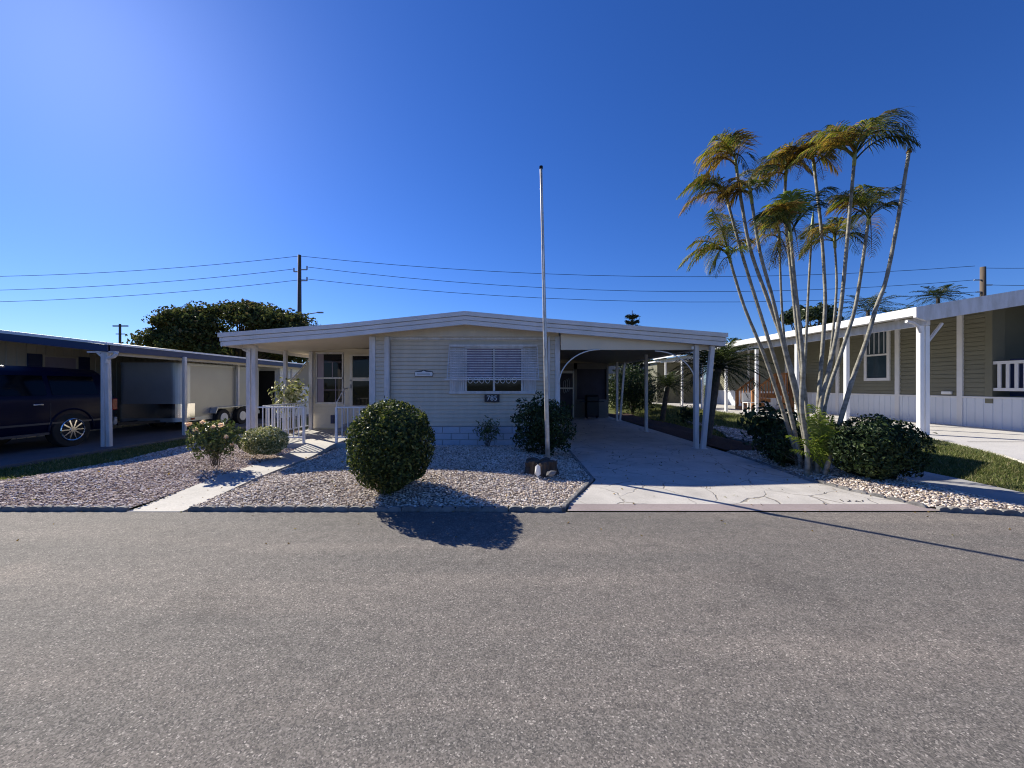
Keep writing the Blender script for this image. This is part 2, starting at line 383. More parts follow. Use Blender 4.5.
xs = [-1500,-400,-120,-60,-30,-18,-12,-9,-6,-3,0,3,5,6,6.5]+[6.9+.2*i for i in range(14)]+[10.5,12,14,18,30,60,120,400,1500]
ys = [-1500,-300,-60,-20,-9,0,3,4.4,4.7]+[4.9+.2*i for i in range(10)]+[7.5,9,12,16,20,26,36,60,120,400,1500]
gv = [(x, y, gz(x,y)-(.03 if y < 4.75 else .0)) for y in ys for x in xs]; nx = len(xs)
gf = [(j*nx+i, j*nx+i+1, (j+1)*nx+i+1, (j+1)*nx+i) for j in range(len(ys)-1) for i in range(nx-1)]
tag(mesh_obj('ground', gv, gf, 'lawn_ground', loc=(0,0,0), smooth=True), kind='structure')
sheet('road', [(-300,-7.5),(-300,4.56)], [(300,-7.5),(300,4.56)], 'asphalt', lambda x,y: 0., 2, 2)
DZ = .02
sheet('driveway', [(.80,4.80),(1.12,5.4),(1.42,6.03),(1.45,7.6),(1.48,8.9),(1.32,9.3),(1.32,20)], [(5.06,4.80),(4.80,5.4),(4.70,6.03),(4.84,7.6),(4.88,8.9),(4.9,9.3),(4.9,20)], 'driveway', lambda x,y: DZ, 6, 2)
sheet('driveway_lip', [(.74,4.565),(.80,4.80)], [(5.22,4.565),(5.08,4.80)], 'lip', lambda x,y: .012+(y-4.565)*.03, 6, 2)
sheet('walkway', [(-4.47,4.562),(-4.50,6),(-4.55,8.95)], [(-3.82,4.562),(-3.85,6),(-3.92,8.95)], 'walk', lambda x,y: .006+.058*sst((y-4.56)/1.6)+.088*sst((y-7.7)/1.25), 3, 10)
tag(MB().box(-5.98,-3.0,8.95,11.9,.0,.15).build('porch_slab', 'walk', loc=(0,0,0), bevel=.01), kind='structure')
sheet('neighbour_driveway', [(7.55,4.58),(8.2,6.1),(9.5,8.5),(9.55,26)], [(16.,4.58),(15.2,6.1),(14.3,8.5),(14.3,26)], 'slab_white', lambda x,y: gz(x,y)+.03, 10, 6)
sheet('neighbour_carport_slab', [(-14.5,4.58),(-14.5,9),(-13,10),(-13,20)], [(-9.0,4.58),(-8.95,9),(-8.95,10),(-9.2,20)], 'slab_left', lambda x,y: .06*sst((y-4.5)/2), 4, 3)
sheet('path', [(6.32,4.45),(6.32,11)], [(7.12,4.45),(7.12,11)], 'path', lambda x,y: gz(x,y)+.03, 3, 8)
sheet('mulch_bed', [(4.9,8.6),(4.92,20)], [(6.2,8.6),(6.3,20)], 'mulch', lambda x,y: .03+.03*math.sin(x*5+y), 4, 12)
sheet('neighbour_slab_joint', [(9.6,8.0),(9.6,8.03)], [(13.2,8.0),(13.2,8.03)], 'scratch', lambda x,y: gz(x,y)+.034, 4, 1)

# gravel beds: a mounded soil sheet covered by individual stones
def poly_dist(pts, poly):
    """inside mask and distance to the outline"""
    x, y = pts[:,0], pts[:,1]; ins = np.zeros(len(pts), bool); dm = np.full(len(pts), 1e9)
    for (x0,y0), (x1,y1) in zip(poly, poly[1:]+poly[:1]):
        c = ((y0 > y) != (y1 > y)) & (x < (x1-x0)*(y-y0)/((y1-y0) or 1e-9)+x0); ins ^= c
        L2 = (x1-x0)**2+(y1-y0)**2; t = np.clip(((x-x0)*(x1-x0)+(y-y0)*(y1-y0))/L2, 0, 1)
        dm = np.minimum(dm, np.hypot(x-x0-t*(x1-x0), y-y0-t*(y1-y0)))
    return ins, dm
t_ = (1+5**.5)/2
ICO = np.array([(-1,t_,0),(1,t_,0),(-1,-t_,0),(1,-t_,0),(0,-1,t_),(0,1,t_),(0,-1,-t_),(0,1,-t_),(t_,0,-1),(t_,0,1),(-t_,0,-1),(-t_,0,1)])/math.hypot(1,t_)
ICF = np.array([(0,11,5),(0,5,1),(0,1,7),(0,7,10),(0,10,11),(1,5,9),(5,11,4),(11,10,2),(10,7,6),(7,1,8),(3,9,4),(3,4,2),(3,2,6),(3,6,8),(3,8,9),(4,9,5),(2,4,11),(6,2,10),(8,6,7),(9,8,1)])
BEDS = []
def bed_h(d, base, up, w, p): 
    k = np.clip(d/w, 0, 1); return base + up*(k*k*(3-2*k)) + .018*np.sin(p[:,0]*2.3+1)*np.sin(p[:,1]*1.9)*np.clip(d/.5,0,1)
def gravel_bed(name, poly, label, base=.035, up=.105, w=1.3, step=.0255, gm='gravel'):
    BEDS.append((poly, base, up, w))
    x0, x1 = min(p[0] for p in poly), max(p[0] for p in poly); y0, y1 = min(p[1] for p in poly), max(p[1] for p in poly)
    # soil sheet
    gx = np.arange(x0-.1, x1+.1, .1); gy = np.arange(y0-.1, y1+.1, .1); X, Y = np.meshgrid(gx, gy); q = np.stack([X.ravel(), Y.ravel()], 1)
    ins, d = poly_dist(q, poly); z = np.where(ins, bed_h(d, base, up, w, q)-.012, -.02)
    sv = np.column_stack([q, z]); W = len(gx); sf = []
    for j in range(len(gy)-1):
        for i in range(W-1):
            k = j*W+i
            if ins[k] and ins[k+1] and ins[k+W] and ins[k+W+1]: sf.append((k,k+1,k+W+1,k+W))
    sxx = np.arange(x0, x1, step); syy = np.arange(y0, y1, step*.92); X, Y = np.meshgrid(sxx, syy); q = np.stack([X.ravel(), Y.ravel()], 1)
    q = q + RNG.uniform(-.5,.5,q.shape)*step
    ins, d = poly_dist(q, poly); q = q[ins & (d > .015)]; _, d = poly_dist(q, poly)
    n = len(q); z = bed_h(d, base, up, w, q) + RNG.uniform(-.010,.012,n)
    r = RNG.uniform(.009,.0205,n)*step/.027; far = np.clip((q[:,1]-7)/3, 0, 1); r = r*(1+.25*far)
    sx = RNG.uniform(.8,1.35,(n,1,1)); sc3 = np.concatenate([sx, RNG.uniform(.7,1.1,(n,1,1)), RNG.uniform(.35,.65,(n,1,1))], 2)
    V = ICO[None]*RNG.uniform(.75,1.2,(n,12,1))*sc3*r[:,None,None]
    a = RNG.uniform(0,6.28,n); ca, sa = np.cos(a)[:,None], np.sin(a)[:,None]
    tl = RNG.normal(0,.25,n)[:,None]; V = np.stack([V[:,:,0], V[:,:,1]-tl*V[:,:,2], V[:,:,2]+tl*V[:,:,1]], 2)
    V = np.stack([V[:,:,0]*ca-V[:,:,1]*sa, V[:,:,0]*sa+V[:,:,1]*ca, V[:,:,2]], 2) + np.column_stack([q, z])[:,None,:]
    Fc = (ICF[None]+(np.arange(n)*12)[:,None,None]).reshape(-1,3)
    nv = len(sv); faces = sf + (Fc+nv).tolist(); fm = [1]*len(sf)+[0]*len(Fc)
    o = mesh_obj(name, np.concatenate([sv, V.reshape(-1,3)]), faces, gm, loc=(0,0,0), slots=['gravel_soil'], fmat=fm)
    tag(o, label, 'gravel', kind='stuff')
polyA = [(-4.45,4.60),(-4.49,6.5),(-4.6,8.9),(-6.05,8.9),(-6.05,12.5),(-7.9,12.5),(-7.75,9.2),(-7.45,7.5),(-7.6,6.2),(-8.1,5.4),(-9.2,4.9),(-9.3,4.62)]
polyB = [(-3.80,4.60),(.70,4.62),(1.36,6.02),(1.42,8.9),(1.30,9.36),(-3.1,9.36),(-3.1,8.9),(-3.895,8.9),(-3.84,6.5)]
polyC = [(5.12,4.62),(5.6,4.52),(6.27,4.40),(6.27,8.6),(4.95,8.6),(4.89,7.6),(4.76,6.1),(4.86,5.4)]
gravel_bed('gravel', polyA, 'pinkish gravel bed left of the white walkway')
gravel_bed('gravel', polyB, 'pale gravel bed between the walkway and the driveway in front of the house', gm='gravel_pale')
gravel_bed('gravel', polyC, 'gravel bed under the palms and the hedge right of the driveway', up=.07, w=.6, gm='gravel_pale')
gravel_bed('gravel', [(6.35,9.0),(7.5,9.2),(7.9,12.0),(8.1,15.5),(7.2,15.5),(6.9,12.5),(6.3,11.0)], 'strip of pinkish stones in the grass beyond the front carport posts', up=.03, w=.4, step=.055)
def bz(x, y):
    p = np.array([[x,y]])
    for poly, b_, u_, w_ in BEDS:
        ins, d = poly_dist(p, poly)
        if ins[0]: return float(bed_h(d, b_, u_, w_, p)[0])
    return gz(x,y)

# grass blades
def grass(poly, n, label, h=.05):
    x0, x1 = min(p[0] for p in poly), max(p[0] for p in poly); y0, y1 = min(p[1] for p in poly), max(p[1] for p in poly)
    q = np.column_stack([RNG.uniform(x0,x1,n*2), RNG.uniform(y0,y1,n*2)]); ins, d = poly_dist(q, poly); q = q[ins]
    nz = np.sin(q[:,0]*6+np.sin(q[:,1]*4)*2)*np.sin(q[:,1]*5+q[:,0]*2); q = q[(RNG.random(len(q)) < .75+.3*nz)][:n]
    z = np.array([gz(a,b) for a,b in q]); n = len(q); a = RNG.uniform(0,6.28,n); w = RNG.uniform(.004,.009,n); hh = RNG.uniform(.5,1.3,n)*h
    b = np.column_stack([q,z]); s = np.column_stack([np.cos(a),np.sin(a),np.zeros(n)]); t = np.column_stack([RNG.normal(0,.5,n),RNG.normal(0,.5,n),np.ones(n)])*hh[:,None]
    V = np.stack([b-s*w[:,None], b+s*w[:,None], b+t], 1).reshape(-1,3); i = np.arange(n)*3
    tag(mesh_obj('grass', V, np.stack([i,i+1,i+2],1), 'grass', loc=(0,0,0)), label, 'grass', kind='stuff')
grass([(7.14,4.6),(7.5,4.6),(8.15,6.1),(9.45,8.5),(9.5,11),(7.14,11)], 42000, 'sunlit green grass between the path and the white neighbouring driveway', .055)
grass([(6.3,11),(9.5,11),(9.5,24),(6.4,24)], 30000, 'green grass strip behind the palms beyond the carport', .10)
grass([(-8.95,5.0),(-8.1,5.4),(-7.6,6.2),(-7.45,7.5),(-7.75,9.2),(-7.9,12.5),(-8.9,12.5)], 14000, 'dark grass strip along the left neighbour\'s carport', .05)

# fallen leaves on the gravel, the drive and the road edge
n = 900; q = np.column_stack([RNG.uniform(-9,7,n), RNG.uniform(3.6,9.2,n)]); keep = (q[:,1] > 4.5) | (RNG.random(n) < .25); q = q[keep]
zz = np.array([bz(a,b)+.018 if b > 4.7 and not (1.4 < a < 4.9) and not (-4.6 < a < -3.8) else (.075 if -4.6 < a < -3.8 and b > 4.7 else .03 if b > 4.7 else .006) for a,b in q])
v, f = leaves(np.column_stack([q, zz]), np.tile((0,0,1.2),(len(q),1)), .035, .45, .4); tag(mesh_obj('leaf_litter', v, f, 'frond_brown', loc=(0,0,0)), 'scattered small brown fallen leaves on gravel and road edge', 'leaves', kind='stuff')
# scalloped concrete edging: one 0.6 m block, copied along the beds
prof = [(-.3,-.04)]
for k in range(4):
    for i in range(7):
        a = math.pi*(1-i/6); prof.append((-.3+.15*k+.075+.073*math.cos(a), .026+.030*math.sin(a)))
prof.append((.3,-.04)); prof = prof[::1]
eb = MB().prism([(p[0], p[1]) for p in prof], 'y', -.025, .025).build('edging_block', 'edging', loc=(0,0,0), bevel=.004)
used = [False]
def edge_line(pts, label):
    for a, b in zip(pts[:-1], pts[1:]):
        L = math.dist(a, b); n = max(1, round(L/.6)); ang = math.atan2(b[1]-a[1], b[0]-a[0])
        for i in range(n):
            t = (i+.5)/n; x, y = a[0]+(b[0]-a[0])*t, a[1]+(b[1]-a[1])*t
            o = eb if not used[0] else dup(eb); used[0] = True
            o.location = (x, y, random.uniform(-.006,.004)); o.rotation_euler = (random.uniform(-.05,.05), 0, ang+random.uniform(-.012,.012)); o.scale.x = L/n/.6*.995
            tag(o, label, 'garden edging', 'scalloped concrete edging blocks around the gravel beds')
edge_line([(-9.3,4.62),(-4.5,4.62)], 'grey scalloped edging block along the road left of the walkway')
edge_line([(-3.78,4.62),(.68,4.60)], 'grey scalloped edging block along the road between walkway and driveway')
edge_line([(.70,4.64),(1.36,6.03)], 'grey scalloped edging block slanting along the flared left driveway edge')
edge_line([(1.37,6.05),(1.43,8.9)], 'grey scalloped edging block in shade along the left side of the driveway')
edge_line([(5.10,4.66),(4.84,5.4),(4.73,6.1),(4.87,7.6),(4.9,8.5)], 'grey scalloped edging block along the right side of the driveway')
edge_line([(5.15,4.60),(5.6,4.52),(6.25,4.38)], 'grey scalloped edging block along the road below the hedge')
# scratched marks in the wet concrete near the driveway corner
mk = MB()
for px, dx, dy in ((841,.03,.05),(845,.045,-.02),(848,.04,.03),(853,.05,.0),(855,.03,-.05),(860,.05,.02)):
    x = X_(px, 4.93); mk.beam((x,4.90,DZ+.004),(x+dx,4.93+dy,DZ+.004),.012,.003)
tag(mk.build('scratched_marks', 'scratch', loc=(0,0,0)), kind='structure')

# ------------------------------------------------------------------ main house
HX0, HX1 = -3.24, 1.31
house = thing('house', 'cream manufactured home with lapped siding under a wide low grey roof spanning porch and carport', 'house', (-.96, 9.4, 0))
PR = [(-6.5,2.68),(-3.8,2.885),(-.92,3.18),(.81,3.02),(5.03,2.68)]   # roof top outline seen from the street
YR0, YR1 = 8.9, 20.5
roof = MB().prism(PR + [(x, z-.20) for x, z in reversed(PR)], 'y', YR0+.03, YR1).build('roof', 'soffit', house)
MB().prism([(1.34,2.785),(4.93,2.425),(4.93,2.465),(1.34,2.81)], 'y', 9.2, 20.4).build('carport_shade_panel', 'carport_shade', house)  # added dark sheet under the roof, painting in the carport shade
# fascia: three stepped bands along the front and both sides
fm = MB()
def band(dz0, dz1, out):
    poly = [(x,z-dz0) for x,z in PR] + [(x,z-dz1) for x,z in reversed(PR)]
    for (xa,za),(xb,zb) in zip(PR[:-1], PR[1:]):
        fm.prism([(xa,za-dz0),(xb,zb-dz0),(xb,zb-dz1),(xa,za-dz1)], 'y', YR0-out, YR0+.028)
    x, z = PR[0]; fm.box(x-out, x-.002, YR0-out, YR1, z-dz1, z-dz0)
    x, z = PR[-1]; fm.box(x+.002, x+out, YR0-out, YR1, z-dz1, z-dz0)
band(-.015,.082,.075); band(.0821,.094,.004); band(.0941,.178,.05); band(.1781,.19,.004); band(.1901,.285,.035)
fm.build('fascia', 'fascia', roof)
# front bay
wl = MB(); lap(wl, (-2.78,9.40), (1.05,9.40), .50, 2.66, (0,-1), .1)
wl.box(-3.2,1.28,9.418,9.5,.0,2.66)
lap(wl, (-3.24+.03,9.5),(-3.24+.03,19.5), .5, 2.62, (-1,0), .1); lap(wl, (1.28,9.5),(1.28,19.5), .5, 2.6, (1,0), .1)
wl.box(-3.18,1.25,9.5,19.5,.1,2.62)
wall = wl.build('wall', 'siding', house)
gp = MB().prism([(-3.22,2.66),(1.29,2.66),(1.29,2.76),(.81,2.80),(-.92,2.96),(-3.22,2.73)], 'y', 9.27, 9.42)
gp.build('gable_panel', 'siding', house)
tm = MB()
tm.box(-3.245,-3.105,9.22,9.36,.15,2.66); tm.box(-2.885,-2.78,9.22,9.36,.10,2.66)
tm.box(1.20,1.315,9.22,9.36,.03,2.66); tm.box(1.03,1.075,9.22,9.36,.03,2.66)
tm.box(-2.78,1.03,9.34,9.395,2.60,2.657)
tm.build('corner_trim', 'trim', house, bevel=.006)
for a, b in ((-3.105,-2.885),(1.075,1.20)):
    cs = MB(); lap(cs, (a,9.27), (b,9.27), .12, 2.66, (0,-1), .1); cs.box(a+.003,b-.003,9.285,9.4,.1,2.65); cs.build('corner_siding', 'siding', house)
# block skirting with grooves
sk = MB(); nb = 9
for r_ in range(3):
    for i in range(nb+1):
        x0 = -2.775 + (i-.5*(r_%2))*3.8/nb; x1 = x0+3.8/nb-.014
        x0, x1 = max(-2.775, x0), min(1.028, x1)
        if x1-x0 > .03: sk.box(x0, x1, 9.36, 9.405, .02+.158*r_, .02+.158*r_+.145)
skf = sk.build('skirting', 'block', house, bevel=.004)
MB().box(-2.775,1.028,9.385,9.408,.0,.495).build('skirting_joint', 'lamp_grey', skf)
# window behind the louvred awning
win = MB()
wx0, wx1, wz0, wz1 = X_(467,9.37), X_(521,9.37), P(0,391,9.37)[2], P(0,349,9.37)[2]
for a in ((wx0-.05,wx0,wz0,wz1),(wx1,wx1+.05,wz0,wz1),(wx0-.05,wx1+.05,wz1,wz1+.05),(X_(449,9.35),X_(536,9.35),wz0-.07,wz0)):
    win.box(a[0],a[1],9.32,9.385,a[2],a[3])
window = win.build('window', 'trim', house, bevel=.005)
xm = (wx0+wx1)/2
B(xm-.025,xm+.025,9.325,9.38,wz0,wz1).build('mullion', 'trim', window)
B(wx0,wx1,9.372,9.378,wz0,wz1).build('pane', 'glass', window)
cu_ = MB()
for s in (wx0, xm+.03):
    w = (wx1-wx0)/2-.04; k = 18
    for i in range(k):
        xa, xb = s+w*i/k, s+w*(i+1)/k; ya, yb = 9.362+.004*(i%2), 9.362+.004*((i+1)%2)
        cu_.add([(xa,ya,wz0+.33),(xb,yb,wz0+.33),(xb,yb,wz1),(xa,ya,wz1)],[(0,1,2,3)])
cu_.build('curtain', 'curtain', window)
LPS = []
for s in (wx0+.1, xm+.09):
    for i in range(4 if s < xm else 4):
        cx = s+.14*i; cx -= .02; LPS.append([(cx+.055*math.cos(a), 9.350, wz0+.265+.075*math.sin(a)) for a in [math.pi*2*j/12 for j in range(13)]])
for q in LPS: MB().tube(q, .010, 5, False).build('valance_loop', 'white', window)
for a, b in ((wx0-.42, wx0-.055),(wx1+.055, wx1+.37)):
    st = MB(); st.box(a, b, 9.35, 9.38, wz0, wz1+.02)
    for i in range(7):
        x = a+(b-a)*i/7; st.box(x+.006, x+(b-a)/7-.006, 9.335, 9.349, wz0, wz1+.018)
    st.build('side_panel', 'trim', window, bevel=.003)
# louvred awning
ax0, ax1 = X_(448,9.1), X_(538,9.1); az1, az0 = P(0,347,9.33)[2], P(0,379,8.95)[2]
aw = MB(); N = 13
for i in range(N):
    t = (i+.5)/N; z = az1+(az0-az1)*t; y = 9.31-.36*t
    aw.beam((ax0,y,z),(ax1,y,z),.005,.022,(0,.45,.9))
awning = aw.build('awning', 'trim', house, label='slatted white metal awning over the front window')
ab = MB(); ab.beam((ax0-.06,8.94,az0-.01),(ax1+.02,8.94,az0-.01),.04,.035); ab.beam((ax0,9.31,az1+.03),(ax1,9.31,az1+.03),.07,.05)
for x in (ax0, ax1): ab.beam((x,9.31,az1),(x,8.95,az0),.02,.03)
for x in (ax0+.02, ax1-.02): ab.beam((x,8.95,az0),(x,9.34,az0-.02),.012,.012)
ab.build('awning_frame', 'trim', awning)
# name plaque + house number
pz = P(0,374,9.33)[2]; px0, px1 = X_(415,9.33), X_(432,9.33); pm = (px0+px1)/2
pl = MB().prism([(px0,pz-.05),(px1,pz-.05),(px1+.01,pz),(px1,pz+.05),(pm+.05,pz+.055),(pm,pz+.085),(pm-.05,pz+.055),(px0,pz+.05),(px0-.01,pz)], 'y', 9.345, 9.37)
plq = pl.build('name_plaque', 'white', house, bevel=.004)
MB().prism([(px0-.012,pz-.062),(px1+.012,pz-.062),(px1+.022,pz),(px1+.012,pz+.062),(pm,pz+.10),(px0-.012,pz+.062),(px0-.022,pz)], 'y', 9.371, 9.38).build('plaque_back', 'plaque_dark', plq)
MB().box(px0+.05,px1-.05,9.338,9.344,pz-.010,pz+.010).build('plaque_motif', 'lamp_grey', plq)
nz_ = P(0,398,9.33)[2]; nx0, nx1 = X_(484.5,9.33), X_(499.5,9.33)
npl = B(nx0,nx1,9.33,9.35,nz_-.10,nz_+.085).build('number_plate', 'plaque_dark', house)
text_mesh('785', .175, 'house_number', 'white', npl, ((nx0+nx1)/2, 9.324, nz_-.008), .003, .0)
# enclosed porch room
RY = 11.9; rx0, rx1 = -5.95, -3.23
rm_ = MB(); lap(rm_, (rx0,RY),(rx1,RY), .17, .93, (0,-1), .095); rm_.box(rx0,rx1,RY+.02,RY+.1,.15,.93)
rm_.box(rx0,rx1,RY,RY+.1,2.44,2.62); rm_.box(X_(344,RY),X_(350,RY),RY-.01,RY+.1,.93,2.44); rm_.box(rx0,X_(315.5,RY),RY-.01,RY+.1,.93,2.44); rm_.box(X_(372,RY)+.02,rx1+.0,RY,RY+.1,.15,2.44)
lap(rm_, (rx0,RY),(rx0,19.4), .17, 2.6, (-1,0), .095); rm_.box(rx0+.012,rx0+.1,RY+.1,19.4,.15,2.6); rm_.box(rx0+.1,rx1,RY+1.6,RY+1.7,.15,2.6)
room = rm_.build('porch_room_wall', 'siding_room', house)
fw0, fw1 = X_(316,RY), X_(343.5,RY); zw0, zw1 = P(0,402.5,RY)[2], P(0,353.5,RY)[2]; zm = P(0,378,RY)[2]
w2 = MB(); w2.box(fw0,fw1,RY-.03,RY+.02,zm-.025,zm+.02); w2.box(fw0,fw0+.04,RY-.03,RY+.02,zw0,zw1); w2.box(fw1-.04,fw1,RY-.03,RY+.02,zw0,zw1)
w2.box(fw0,fw1,RY-.03,RY+.02,zw0-.04,zw0+.01); w2.box(fw0,fw1,RY-.03,RY+.02,zw1-.02,zw1+.04)
wn2 = w2.build('window', 'trim', house, bevel=.004)
B(fw0+.04,fw1-.04,RY-.0,RY+.006,zw0,zw1).build('pane', 'glass', wn2)
g2 = MB(); 
for z in (P(0,362,RY)[2], P(0,390,RY)[2]): g2.box(fw0+.04,fw1-.04,RY-.012,RY-.002,z-.008,z+.008)
g2.box(fw0+.60,fw0+.62,RY-.012,RY-.002,zw0,zm); g2.box(fw0+.50,fw0+.52,RY-.012,RY-.002,zm,P(0,362,RY)[2]); g2.box(fw0+.05,fw0+.24,RY-.008,RY-.003,zw0+.02,zw1)
g2.build('inner_frame', 'curtain', wn2)
# screen door of the room
dx0, dx1, dz1 = X_(350,RY), X_(372,RY)+.02, 2.44
dr = MB(); zt0, zt1, zb0, zb1 = P(0,377.5,RY)[2], P(0,356,RY)[2], P(0,405.5,RY)[2], P(0,381,RY)[2]; gx0, gx1 = X_(353,RY), X_(369.5,RY)
dr.box(dx0,gx0,RY-.04,RY,.32,dz1); dr.box(gx1,dx1,RY-.04,RY,.32,dz1); dr.box(gx0,gx1,RY-.04,RY,zt1,dz1); dr.box(gx0,gx1,RY-.04,RY,zb1,zt0); dr.box(gx0,gx1,RY-.04,RY,.32,zb0)
door = dr.build('door', 'door_white', house, bevel=.004, label='cream screen door with two dark panes at the porch')
MB().box(gx0,gx1,RY-.02,RY-.012,zt0,zt1).box(gx0,gx1,RY-.02,RY-.012,zb0,zb1).build('pane', 'glass', door)
MB().box(dx0+.03,dx0+.06,RY-.08,RY-.04,1.40,1.52).build('handle', 'lamp_grey', door)
MB().box(dx0+.02,dx0+.07,RY-.075,RY-.04,1.62,1.66).build('lock', 'lamp_grey', door)
B(X_(370.5,RY),X_(374,RY),RY-.05,RY-.03,2.15,2.18).build('hook', 'plaque_dark', door)
sp_ = MB(); sp_.box(dx0-.1,rx1,RY-.35,RY,.15,.32); sp_.box(dx0-.1,rx1,RY-.65,RY-.35,.15,.235)
sp_.build('door_step', 'lamp_grey', house)
B(X_(332,RY),X_(335,RY),RY-.10,RY-.02,.32,.58).build('hose_box', 'blue_shutter', house)
# side awning of the room, seen from its end
sa = MB()
for i in range(11):
    t = i/10; x = rx0-.03-.85*t; z = 2.48-1.0*t
    sa.beam((x,12.1,z),(x,14.3,z),.11,.012,(-.6,0,1))
sa.beam((rx0-.02,12.08,2.5),(rx0-.9,12.08,1.46),.03,.03); sa.beam((rx0-.02,14.32,2.5),(rx0-.9,14.32,1.46),.03,.03)
sa.prism([(rx0-.02,2.46),(rx0-.02,1.46),(rx0-.88,1.46)], 'y', 12.13, 12.14)
sa.build('side_awning', 'metal_siding', house, label='grey slatted awning on the left side of the porch room')
# posts
def post(parent, a, b, w=.09, d=.09, mat='trim', mid=True):
    m = MB(); m.beam(a, b, w, d, (0,1,0)); r = m
    o = r.build('post', mat, parent, bevel=.008)
    f = MB(); f.box(a[0]-w*.8,a[0]+w*.8,a[1]-d*.8,a[1]+d*.8,a[2]-.01,a[2]+.014); f.build('base_plate', mat, o)
    return o
for px in (249.3, 254.6): post(house, (X_(px,9.34),9.34,.08), (X_(px,9.34),9.34,2.45), .10, .10)
post(house, (X_(282,11.1)+.1,11.1,.15), (X_(282,11.1)+.1,11.1,2.49), .09, .09)
post(house, (X_(311,11.75),11.75,.15), (X_(311,11.75),11.75,2.52), .10, .10)
post(house, (4.48,9.05,DZ), (4.48,9.05,2.44), .10, .10); post(house, (4.61,8.99,DZ), (4.84,9.02,2.42), .10, .10)
post(house, (4.50,12.3,DZ), (4.50,12.3,2.50), .09, .09)
post(house, (4.64,16.,DZ), (4.64,16.,2.50), .09, .09); post(house, (4.78,16.05,DZ), (4.97,16.05,2.47), .08, .08)
# brackets, gutter elbows
bk = MB(); bk.tube([(-6.15,9.3,2.3),(-6.3,9.3,2.36),(-6.36,9.3,2.46)], .035, 8); bk.box(-6.32,-6.0,9.28,9.4,2.38,2.455)
bk.build('post_bracket', 'trim', house)
# carport header panel and arches
hd = MB(); hd.prism([(1.32,2.33),(4.95,2.33),(4.95,2.42),(1.32,2.72)], 'y', 9.10, 9.17); hd.build('carport_header', 'soffit', house)
ar = MB()
c0 = [P(559+41*(1-math.cos(t)), 384-34.5*math.sin(t), 9.06) for t in [math.pi/2*i/12 for i in range(13)]]
c1 = [P(655+41*math.sin(t), 385-35*math.cos(t)+1, 9.06) for t in [math.pi/2*i/12 for i in range(13)]]
ar.tube(c0, .014, 6); ar.tube(c1, .014, 6); ar.build('arch_trim', 'white', house, smooth=True)
MB().tube([(4.37,9.0,2.40),(4.37,9.0,2.33)], .03, 8).build('soffit_lamp', 'white', house)
# back storage room under the carport
SY = 17.5
sh = MB(); sh.box(1.3,X_(557,SY),SY,SY+.08,0,2.5)
sh.box(X_(574,SY),X_(577,SY),SY,SY+.08,0,2.5); sh.box(X_(606.5,SY),X_(608.5,SY),SY-.01,SY+.08,0,2.5); sh.box(X_(557,SY),X_(608,SY),SY,SY+.08,P(0,369,SY)[2],2.5)
lap(sh, (X_(577,SY),SY),(X_(585,SY),SY),.02,P(0,399.5,SY)[2],(0,-1),.12); lap(sh, (X_(599,SY),SY),(X_(607,SY),SY),.02,P(0,399.5,SY)[2],(0,-1),.12)
sh.box(X_(577,SY),X_(585,SY),SY+.01,SY+.07,0,P(0,399.5,SY)[2]); sh.box(X_(599,SY),X_(607,SY),SY+.01,SY+.07,0,P(0,399.5,SY)[2])
sh.box(4.6,4.68,SY,20.3,0,2.5); sh.box(1.3,4.68,20.2,20.3,0,2.5)
shed = sh.build('storage_room_wall', 'carport_shade', house)  # wall darkened as well: carport shade is in its colour
B(X_(577,SY),X_(606.5,SY),SY+.10,SY+.11,0,P(0,369,SY)[2]).build('screen_panel', 'interior', shed)
sd = MB(); a, b = X_(560,SY), X_(574,SY); sd.box(a-.1,a,SY-.02,SY+.03,0,2.15); sd.box(b-.06,b,SY-.02,SY+.03,0,2.15); sd.box(a,b-.06,SY-.02,SY+.03,P(0,389,SY)[2],P(0,387.5,SY)[2]); sd.box(a,b-.06,SY-.02,SY+.03,2.03,2.15)
sdo = sd.build('door', 'door_white', house, label='screen door with an arched glass ornament at the back of the carport')
B(a,b-.06,SY+.005,SY+.012,0,2.03).build('pane', 'interior', sdo)
og = MB()
for k in range(3): og.tube([(a+.2+.09*k+.05*math.cos(t), SY-.005, 1.42+.30*math.sin(t)+.04*k) for t in [math.pi*2*i/14 for i in range(15)]], .012, 5, False)
og.build('ornament', 'lamp_grey', sdo)
# barbecue grill in front of the storage room
gr_ = thing('barbecue_grill', 'black covered barbecue grill standing in front of the storage room in the carport', 'grill', (X_(592,16.9),16.9,DZ))
gx = X_(592,16.9)
MB().box(gx-.26,gx+.26,16.7,17.15,.15,.78).build('cabinet', 'dark', gr_, bevel=.02)
MB().prism([(16.68,.79),(17.17,.79),(17.17,.95),(17.08,1.06),(16.85,1.08),(16.70,.98)], 'x', gx-.27, gx+.27).build('lid', 'dark', gr_, bevel=.02)
MB().box(gx-.50,gx-.275,16.75,17.1,.76,.80).box(gx+.275,gx+.50,16.75,17.1,.76,.80).build('side_shelf', 'plaque_dark', gr_)
for s in (-1,1): MB().cyl((16.93,.09+DZ), .07, 'x', gx+s*.22-.02, gx+s*.22+.02, 14).build('wheel', 'tyre', gr_)

